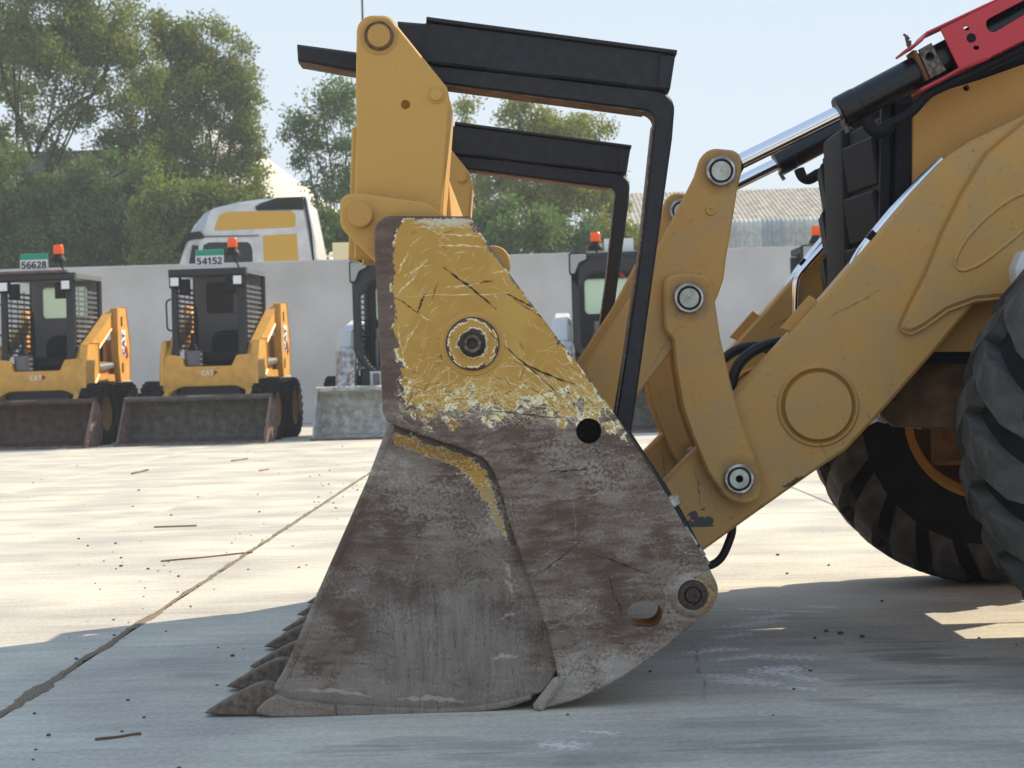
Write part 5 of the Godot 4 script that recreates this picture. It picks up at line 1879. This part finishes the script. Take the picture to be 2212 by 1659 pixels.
func tree(called: String, label: String, category: String, z: float, foot: float, lobes: Array, m: Material, thick: float, dense: float, light: Color, dark: Color, group := "", boughs := []) -> void:
	# lobes: [sheet x, sheet y, radius] on the upright plane at z, given depth of their own
	if sprays.is_empty():
		for i in 4: sprays.append(leaf_spray(100 + i, 13, 0.17, 0.024, 0.10))
	var s := (eye.z - z) / SHEET
	var base := at(foot, 800, z)
	base.y = 0.0
	var o := thing(called, label, category, base, 0.0, group)
	var tr := Mb.new()
	var fork := at(foot, 420, z) - base
	var low := 1e9
	for l in lobes: low = minf(low, (at(l[0], l[1] + l[2], z) - base).y)
	fork = Vector3(rng.randf_range(-0.1, 0.1), clampf(low, 0.3, 4.5), 0)
	tube(tr, [Vector3.ZERO, fork * 0.5 + Vector3(0.05, 0, 0), fork], thick, 8)
	var cents := []
	for l in lobes:
		var c := at(l[0], l[1], z) - base
		c.z += rng.randfn(0, 0.5) * l[2] * s
		cents.append(c)
		if thick > 0.02 and cents.size() % 2 == 1:
			var mid := fork.lerp(c, 0.5) + Vector3(rng.randfn(0, 0.15), 0.25, rng.randfn(0, 0.15))
			tube(tr, curve([fork, mid, c], 4), thick * 0.26, 5)
			for k in 3:
				var e: Vector3 = c + Vector3(rng.randfn(0, 1), rng.randfn(0.4, 0.7), rng.randfn(0, 1)).normalized() * l[2] * s * 0.8
				tube(tr, curve([mid.lerp(c, 0.6), (mid + e) * 0.5 + Vector3(0, 0.1, 0), e], 3), thick * 0.10, 4)
	for bo in boughs:
		var bp := []
		for q in bo: bp.append(at(q[0], q[1], z) - base)
		tube(tr, curve(bp, 4), thick * (0.55 if bo[0][1] > 320 else 0.3), 6)
	part("trunk", tr, mats.bark, o)
	var vs := PackedVector3Array()
	var ns := PackedVector3Array()
	var cs := PackedColorArray()
	for i in lobes.size():
		var l: Array = lobes[i]
		var R: float = l[2] * s
		# each limb ends in leafy tufts with air between them
		var tufts := []
		for k in int(clampf(9.0 + R * 5.0, 10, 26)):
			var d := Vector3(rng.randfn(0, 1), rng.randfn(0, 1), rng.randfn(0, 1)).normalized()
			tufts.append([cents[i] + d * R * pow(rng.randf(), 0.45) * 1.02, R * rng.randf_range(0.20, 0.40), rng.randf_range(-0.12, 0.12)])
		var n := int(dense * 330.0 * pow(R, 2.3)) + 8
		for k in n:
			var tf: Array = tufts[rng.randi() % tufts.size()]
			var d := Vector3(rng.randfn(0, 1), rng.randfn(0, 0.8), rng.randfn(0, 1)).limit_length(1.9)
			var p: Vector3 = tf[0] + d * tf[1] * 0.62
			var hue: float = tf[2]
			if p.y < 0.15: continue
			var b := Basis.from_euler(Vector3(rng.randf() * TAU, rng.randf() * TAU, rng.randf() * TAU))
			var sp: Array = sprays[rng.randi() % 4]
			vs.append_array(Transform3D(b.scaled(Vector3.ONE * rng.randf_range(0.8, 1.5)), p) * sp[0])
			ns.append_array(Transform3D(b, Vector3.ZERO) * sp[1])
			var c := tone(dark, light)
			c = Color(c.r + hue, c.g + hue * 0.5, c.b)
			var block := PackedColorArray()
			block.resize(sp[0].size())
			block.fill(c)
			cs.append_array(block)
	leaf_count += vs.size() / 3
	var arr := []
	arr.resize(Mesh.ARRAY_MAX)
	arr[Mesh.ARRAY_VERTEX] = vs
	arr[Mesh.ARRAY_NORMAL] = ns
	arr[Mesh.ARRAY_COLOR] = cs
	var am := ArrayMesh.new()
	am.add_surface_from_arrays(Mesh.PRIMITIVE_TRIANGLES, arr)
	part("crown", am, m, o)


func build_trees() -> void:
	var a := Color(1.25, 1.22, 0.95)
	var b := Color(0.62, 0.62, 0.55)
	var grp := "trees beyond the yard wall"
	rng.seed = 200
	tree("tree", "tall open-crowned tree at the left edge, bare limbs showing against sky", "tree", -47.0, 55, [[40, 60, 90], [150, 40, 95], [235, 75, 85], [120, 160, 90], [220, 190, 95], [280, 130, 60], [35, 190, 60], [300, 250, 70], [265, 300, 60], [-60, 90, 120], [-40, 260, 80], [180, -60, 130], [60, -70, 120], [160, 260, 55], [330, 330, 55], [90, 100, 60], [190, 120, 55], [70, 270, 40], [250, 20, 60], [310, 190, 45], [10, 330, 50], [215, 320, 50], [130, 330, 36]], mats.leaf_olive, 0.11, 0.62, a, b, grp, [[[72, 345], [45, 265], [12, 190], [2, 110], [20, 40]], [[72, 345], [105, 275], [165, 225], [215, 190], [235, 120]], [[100, 285], [118, 200], [128, 120], [150, 40]], [[165, 225], [230, 230], [280, 210]]])
	tree("tree", "bushy tree with yellow-green top, left of the gap of sky", "tree", -49.0, 440, [[400, 90, 65], [455, 110, 70], [505, 150, 60], [380, 160, 70], [440, 200, 80], [510, 230, 60], [540, 210, 32], [370, 260, 80], [450, 290, 85], [525, 290, 50], [345, 60, 36], [400, 350, 90], [500, 370, 70], [540, 330, 32], [330, 380, 70]], mats.leaf_olive, 0.12, 0.95, a, b, grp)
	tree("tree", "slender loose tree standing between the white heap and the loader's forks", "tree", -47.0, 730, [[690, 215, 44], [735, 210, 55], [650, 265, 40], [700, 290, 60], [750, 300, 60], [625, 300, 24], [660, 335, 36], [740, 370, 50], [700, 410, 40], [755, 440, 60], [690, 470, 34], [760, 520, 50], [820, 300, 70], [850, 420, 80]], mats.leaf_dark, 0.09, 0.6, a, b, grp)
	tree("tree", "broad tree with sunlit right side behind the pallet forks", "tree", -48.0, 1160, [[1120, 250, 42], [1180, 265, 60], [1240, 285, 55], [1290, 275, 32], [1150, 330, 70], [1230, 350, 80], [1080, 390, 60], [1150, 420, 85], [1240, 440, 85], [1300, 420, 50], [1050, 300, 26], [1010, 240, 28], [1040, 440, 60], [1310, 480, 55]], mats.leaf_bright, 0.11, 0.95, a, b, grp)
	var bush := "dark bushes growing along the far side of the wall"
	tree("bush", "dark bush behind the wall at the left edge, above plate 56628", "bush", -44.0, 40, [[20, 430, 95], [95, 470, 85], [0, 540, 80], [80, 550, 80], [-80, 460, 100]], mats.leaf_dark, 0.05, 1.8, a, b, bush)
	tree("bush", "dark bush below the tall open-crowned tree, left of the truck cab", "bush", -45.0, 210, [[170, 440, 85], [250, 420, 90], [200, 520, 90], [290, 500, 85], [150, 560, 50], [270, 565, 60]], mats.leaf_dark, 0.05, 1.8, a, b, bush)
	tree("bush", "olive bush rising directly behind the white truck cab", "bush", -43.0, 400, [[350, 440, 80], [420, 430, 80], [480, 450, 70], [540, 420, 46], [360, 530, 70], [330, 565, 45], [520, 480, 50]], mats.leaf_olive, 0.05, 1.6, a, b, bush)
	tree("bush", "dark bush between the white truck cab and the bucket's hinge", "bush", -42.0, 720, [[700, 510, 45], [740, 500, 55], [800, 520, 60], [860, 520, 70], [680, 550, 24]], mats.leaf_dark, 0.05, 1.8, a, b, bush)
	tree("bush", "dark green bush behind the wall, below the broad tree", "bush", -42.0, 1130, [[1050, 500, 60], [1120, 500, 70], [1180, 520, 60], [1240, 520, 55], [980, 520, 70]], mats.leaf_dark, 0.05, 1.8, a, b, bush)
	tree("bush", "bright green bush behind the wall beside the far fork's shank", "bush", -43.0, 1330, [[1320, 500, 36], [1370, 515, 32], [1300, 540, 40], [1390, 540, 26], [1340, 550, 34]], mats.leaf_bright, 0.04, 1.5, a, b, bush)


func build_truck() -> void:
	var z := -30.0
	var o := thing("truck", "white high-roofed truck cab with yellow side panels behind the wall", "truck", Vector3(at(530, 560, z).x, 0, z))
	var back := -o.position
	var body := sheet([[392, 800], [387, 570], [402, 520], [418, 488, 12], [436, 466, 14], [462, 449, 20], [512, 437, 40], [560, 430], [654, 425, 8], [668, 495], [682, 566], [690, 800]], z)
	var mk := func() -> Mb:
		var mb := Mb.new()
		mb.xf = Transform3D(Basis(), back)
		return mb
	var m: Mb = mk.call()
	plate(m, body, z, z - 2.4, 0.05)
	part("cab_body", m, mats.white_paint, o)
	m = mk.call()
	plate(m, sheet([[462, 497, 4], [474, 464, 8], [492, 458], [630, 455, 8], [638, 464], [639, 488, 6], [632, 491], [470, 498, 4]], z), z + 0.012, z - 0.01, 0.004)
	part("roof_panel", m, mats.truck_yellow, o)
	m = mk.call()
	plate(m, sheet([[568, 509], [641, 505], [650, 650], [574, 650]], z), z + 0.012, z - 0.01, 0.004)
	part("rear_panel", m, mats.truck_yellow, o)
	m = mk.call()
	plate(m, sheet([[430, 522], [440, 513, 10], [545, 512, 14], [551, 530], [553, 640], [420, 640]], z), z + 0.03, z - 0.01, 0.006)
	part("door", m, mats.white_paint, o)
	m = mk.call()
	plate(m, sheet([[440, 530], [452, 524, 8], [540, 523, 12], [546, 540], [547, 580, 6], [432, 590, 6]], z), z + 0.036, z + 0.02, 0.002)
	part("door_window", m, mats.window_dark, o)
	m = mk.call()
	plate(m, sheet([[549, 448, 8], [562, 440], [598, 427], [655, 425], [656, 453], [556, 455]], z), z + 0.02, z - 0.01, 0.004)
	part("roof_grille", m, mats.dark_mesh, o)
	m = mk.call()
	for i in 17:
		var x := 566.0 + i * 5.3
		var h := 449.0 - minf(i, 8.0) * 2.5
		tube(m, [at(x, 452, z + 0.024), at(x + 3, maxf(h, 429), z + 0.024)], 0.008, 5)
	var gr := part("grille_slats", m, mats.black_plastic, o)
	gr.set_meta("kind", "stuff")
	m = mk.call()
	plate(m, sheet([[655, 424], [661, 426], [676, 500], [690, 640], [683, 640], [668, 500]], z), z + 0.01, z - 0.06, 0.004)
	part("rear_seal", m, mats.black_plastic, o)
	m = mk.call()
	plate(m, sheet([[660, 425], [664, 430], [682, 520], [690, 640], [687, 640], [674, 500]], z), z + 0.03, z - 0.4, 0.006)
	part("air_deflector", m, mats.white_paint, o)
	m = mk.call()
	plate(m, sheet([[376, 542], [383, 533], [408, 503, 8], [434, 500, 6], [446, 516, 4], [420, 517], [402, 522], [388, 534], [380, 545, 4]], z), z + 0.05, z - 2.45, 0.01)
	part("sun_visor", m, mats.dark_mesh, o)
	m = mk.call()
	plate(m, sheet([[412, 505], [440, 462], [452, 455], [446, 480], [432, 512]], z), z + 0.008, z - 0.05, 0.004)
	part("side_glass", m, mats.glass_blue, o)
	m = mk.call()
	tube(m, [at(422, 530, z + 0.06), at(404, 640, z + 0.06)], 0.06, 10)
	part("mirror", m, mats.dark_mesh, o)
	m = mk.call()
	tube(m, [at(440, 511, z + 0.06), at(560, 509, z + 0.06)], 0.012, 6)
	part("rain_gutter", m, mats.bare_grey, o)
	m = Mb.new()
	bx(m, Vector3(0.9, 0.75, -1.2), Vector3(5.5, 0.3, 0.9), 0.03)
	part("chassis", m, mats.black_paint, o)
	for e in [[-0.7, -0.15], [-0.7, -2.25], [2.9, -0.15], [2.9, -2.25]]:
		m = Mb.new()
		lathe(m, Vector3(e[0], 0.5, e[1] - 0.14), Vector3(0, 0, 1), [[0.0, 0.0], [0.28, 0.0], [0.45, 0.01], [0.5, 0.05], [0.5, 0.23], [0.45, 0.27], [0.28, 0.28], [0.0, 0.28]], 28)
		part("wheel", m, mats.rubber, o)
	# cream louvred box right of it
	var c := at(750, 560, z)
	var bx0 := thing("louvred_cabinet", "cream louvred metal box showing above the wall, right of the white truck", "cabinet", Vector3(c.x, 0, z))
	var tp := at(750, 523, z).y
	m = Mb.new()
	bx(m, Vector3(-0.07, tp / 2, -0.5), Vector3(0.40, tp, 0.9), 0.02)
	part("casing", m, mats.cream_metal, bx0)
	m = Mb.new()
	bx(m, Vector3(0.37, tp / 2 - 0.05, -0.55), Vector3(0.46, tp - 0.1, 0.8), 0.02)
	part("louvre_back", m, mats.cream_metal, bx0)
	for i in 12:
		m = Mb.new()
		bx(m, Vector3(0.37, tp - 0.03 - i * 0.115, -0.10), Vector3(0.46, 0.06, 0.10), 0.01, Basis(Vector3(1, 0, 0), 0.4))
		part("louvre", m, mats.cream_metal, bx0)


func corrugated(mb: Mb, path: Array, x0: float, x1: float, pitch: float, deep: float) -> void:
	# path: [up, back] points of the sheet's section; ribs run along it
	var xs := []
	var k := roundi((x1 - x0) / pitch)
	for i in k:
		var x := x0 + i * pitch
		for e in [[0.0, 0.0], [0.25, 0.0], [0.42, 1.0], [0.83, 1.0]]: xs.append([x + e[0] * pitch, e[1] * deep])
	xs.append([x1, 0.0])
	var ns := []
	for i in path.size():
		var d: Vector2 = (path[mini(i + 1, path.size() - 1)] - path[maxi(i - 1, 0)]).normalized()
		ns.append(Vector3(0, d.y, d.x))
	for i in path.size() - 1:
		for j in xs.size() - 1:
			var P := func(ii: int, jj: int) -> Vector3:
				return Vector3(xs[jj][0], path[ii].x, -path[ii].y) + ns[ii] * xs[jj][1]
			var a: Vector3 = P.call(i, j)
			var b: Vector3 = P.call(i, j + 1)
			var c: Vector3 = P.call(i + 1, j + 1)
			var d: Vector3 = P.call(i + 1, j)
			var tilt: float = (xs[j + 1][1] - xs[j][1]) / maxf(xs[j + 1][0] - xs[j][0], 1e-4)
			var n0: Vector3 = (ns[i] - Vector3(tilt, 0, 0)).normalized()
			var n1: Vector3 = (ns[i + 1] - Vector3(tilt, 0, 0)).normalized()
			mb.quad(a, b, c, d, n0, n0, n1, n1)


func build_sheds() -> void:
	var z := -76.0
	var l := at(1345, 470, z)
	var o := thing("warehouse", "grey corrugated metal warehouse beyond the wall on the right", "warehouse", Vector3(l.x, 0, z))
	var eave := at(1600, 474, z).y
	var path: Array = [Vector2(0, 0), Vector2(eave - 0.5, 0)]
	for i in 7: path.append(Vector2(eave - 0.5 + sin(i / 6.0 * 1.30) * 0.55, (1.0 - cos(i / 6.0 * 1.30)) * 0.55))
	var last: Vector2 = path[-1]
	path.append(Vector2(last.x + 1.95, last.y + 7.2))
	var m: Mb
	for i in 26:
		m = Mb.new()
		corrugated(m, path.slice(0, 9), i, i + 1.0, 0.2, 0.045)
		part("wall_sheet", m, mats[["galvanised", "galvanised_pale", "galvanised", "galvanised_dull"][[0, 1, 0, 3, 2, 1, 3, 0, 1][i % 9]]], o)
		m = Mb.new()
		corrugated(m, path.slice(8), i, i + 1.0, 0.2, 0.025)
		part("roof_sheet", m, mats.roof_sheet, o)
	m = Mb.new()
	side_plate(m, [[-0.1, 0.0], [-0.1, eave - 0.3], [-7.6, last.x + 1.8], [-15.0, eave - 0.3], [-15.0, 0.0]], 0.02, 25.9, 0.0)
	part("gable_wall", m, mats.galvanised, o)
	var z2 := -74.0
	var e := at(330, 322, z2)
	var b := thing("shed", "dark shed with a level roofline behind the left trees", "shed", Vector3(e.x, 0, z2))
	m = Mb.new()
	bx(m, Vector3(-12, e.y / 2 - 0.1, -5), Vector3(24, e.y - 0.2, 10), 0.02)
	part("wall", m, mats.shed_wall_shade, b)
	m = Mb.new()
	bx(m, Vector3(-12, e.y - 0.1, -5), Vector3(24.6, 0.2, 10.6), 0.02)
	part("roof", m, mats.black_plastic, b)
	# white heap
	var z3 := -95.0
	var apex := at(445, 238, z3)
	var hp := Mb.new()
	var f := FastNoiseLite.new()
	f.seed = 9
	f.frequency = 0.12
	var R := apex.y / tan(deg_to_rad(39.5))
	var grid := []
	for i in 25:
		var row := []
		for j in 64:
			var t := i / 24.0
			var aa := TAU * j / 64.0
			var p := Vector3(cos(aa) * R * t, apex.y * (1.0 - t), sin(aa) * R * t)
			row.append(p + Vector3(0, f.get_noise_3dv(p * 1.5) * 0.35 * t, 0) + Vector3(cos(aa), 0, sin(aa)) * f.get_noise_3dv(p) * 0.5 * t)
		grid.append(row)
	for i in 24:
		for j in 64:
			var a: Vector3 = grid[i][j]
			var q: Vector3 = grid[i][(j + 1) % 64]
			var c: Vector3 = grid[i + 1][(j + 1) % 64]
			var d: Vector3 = grid[i + 1][j]
			var nn := func(jj: int) -> Vector3: return Vector3(cos(TAU * jj / 64.0) * 0.63, 0.77, sin(TAU * jj / 64.0) * 0.63)
			hp.quad(a, q, c, d, nn.call(j), nn.call(j + 1), nn.call(j + 1), nn.call(j))
	var h := part("sand_heap", hp, mats.sand_pile, self)
	h.position = Vector3(apex.x, 0, z3)
	tag(h, "tall cream-white heap sloping down behind the trees, above the truck cab", "heap")
	# thin mast
	var ms := Mb.new()
	var foot := at(791, 300, -33.0)
	tube(ms, [Vector3(foot.x, 0, -33), Vector3(foot.x, 5.0, -33)], 0.035, 8)
	tube(ms, [Vector3(foot.x, 5.0, -33), Vector3(foot.x, 11.0, -33)], 0.022, 8)
	var mo := part("mast", ms, mats.bare_grey, self)
	tag(mo, "thin grey mast rising into the sky behind the yellow fork bracket", "mast")


func _ready() -> void:
	var cam := Camera3D.new()
	cam.name = "camera"
	cam.near = 0.05
	cam.far = 2000.0
	var lens := CameraAttributesPhysical.new()
	lens.frustum_focal_length = 57.86
	lens.frustum_focus_distance = 4.2
	lens.exposure_aperture = 13.0
	lens.frustum_far = 2000.0
	cam.attributes = lens
	cam.fov = 23.43
	cam.transform = Transform3D(aim, eye)
	add_child(cam)
	cam.current = true
	var env := Environment.new()
	env.background_mode = Environment.BG_SKY
	var sky := ProceduralSkyMaterial.new()
	sky.sky_top_color = Color(0.585, 0.67, 0.775)
	sky.sky_horizon_color = Color(0.80, 0.835, 0.855)
	sky.sky_curve = 0.28
	sky.ground_bottom_color = Color(0.55, 0.52, 0.47)
	sky.ground_horizon_color = Color(0.75, 0.74, 0.70)
	sky.sun_angle_max = 40.0
	sky.sun_curve = 0.12
	sky.sky_energy_multiplier = 1.0
	env.sky = Sky.new()
	env.sky.sky_material = sky
	env.tonemap_mode = Environment.TONE_MAPPER_LINEAR
	env.tonemap_exposure = 1.55
	env.fog_enabled = true
	env.fog_density = 0.002
	env.fog_light_color = Color(0.86, 0.89, 0.92)
	env.sdfgi_enabled = true
	env.ssao_enabled = true
	env.ssil_enabled = true
	var we := WorldEnvironment.new()
	we.name = "surroundings"
	we.environment = env
	add_child(we)
	var sun := DirectionalLight3D.new()
	sun.name = "sun"
	sun.light_energy = 1.42
	sun.light_color = Color(1.0, 0.935, 0.82)
	sun.light_angular_distance = 0.53
	sun.shadow_enabled = true
	var to := Vector3(-1.02, -1.0, 0.80)
	sun.look_at_from_position(Vector3.ZERO, to, Vector3.UP)
	add_child(sun)
	make_materials()
	grained("bucket_rust", Color(0.38, 0.315, 0.285), 0.7, mats.bucket_dark.albedo_texture, 1.2)
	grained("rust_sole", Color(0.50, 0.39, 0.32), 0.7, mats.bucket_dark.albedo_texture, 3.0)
	simple("cylinder_black", Color(0.075, 0.08, 0.10), 0.32)
	grained("groove_brown", Color(0.62, 0.46, 0.22), 0.6, mats.yellow.albedo_texture, 2.0)
	grained("rim_yellow", Color(0.66, 0.50, 0.25), 0.6, mats.yellow_deep.albedo_texture, 3.0)
	simple("rim_shade", Color(0.30, 0.20, 0.13), 0.7)  # inside of the wheel coloured dark for the shade in there
	simple("grille_mesh", Color(0.15, 0.155, 0.175), 0.65)
	grained("galvanised_pale", Color(0.88, 0.88, 0.84), 0.5, mats.galvanised.albedo_texture, 0.3)
	grained("galvanised_dull", Color(0.70, 0.74, 0.74), 0.5, mats.galvanised.albedo_texture, 0.3)
	simple("glass_blue", Color(0.62, 0.70, 0.76), 0.15)
	wear_textures()
	arm_texture()
	yard_textures()
	build_ground()
	build_wall()
	build_sheds()
	build_trees()
	build_loader()
	build_skids()
	build_truck()
	build_litter()
	print("built in ", Time.get_ticks_msec(), " ms, leaves ", leaf_count)
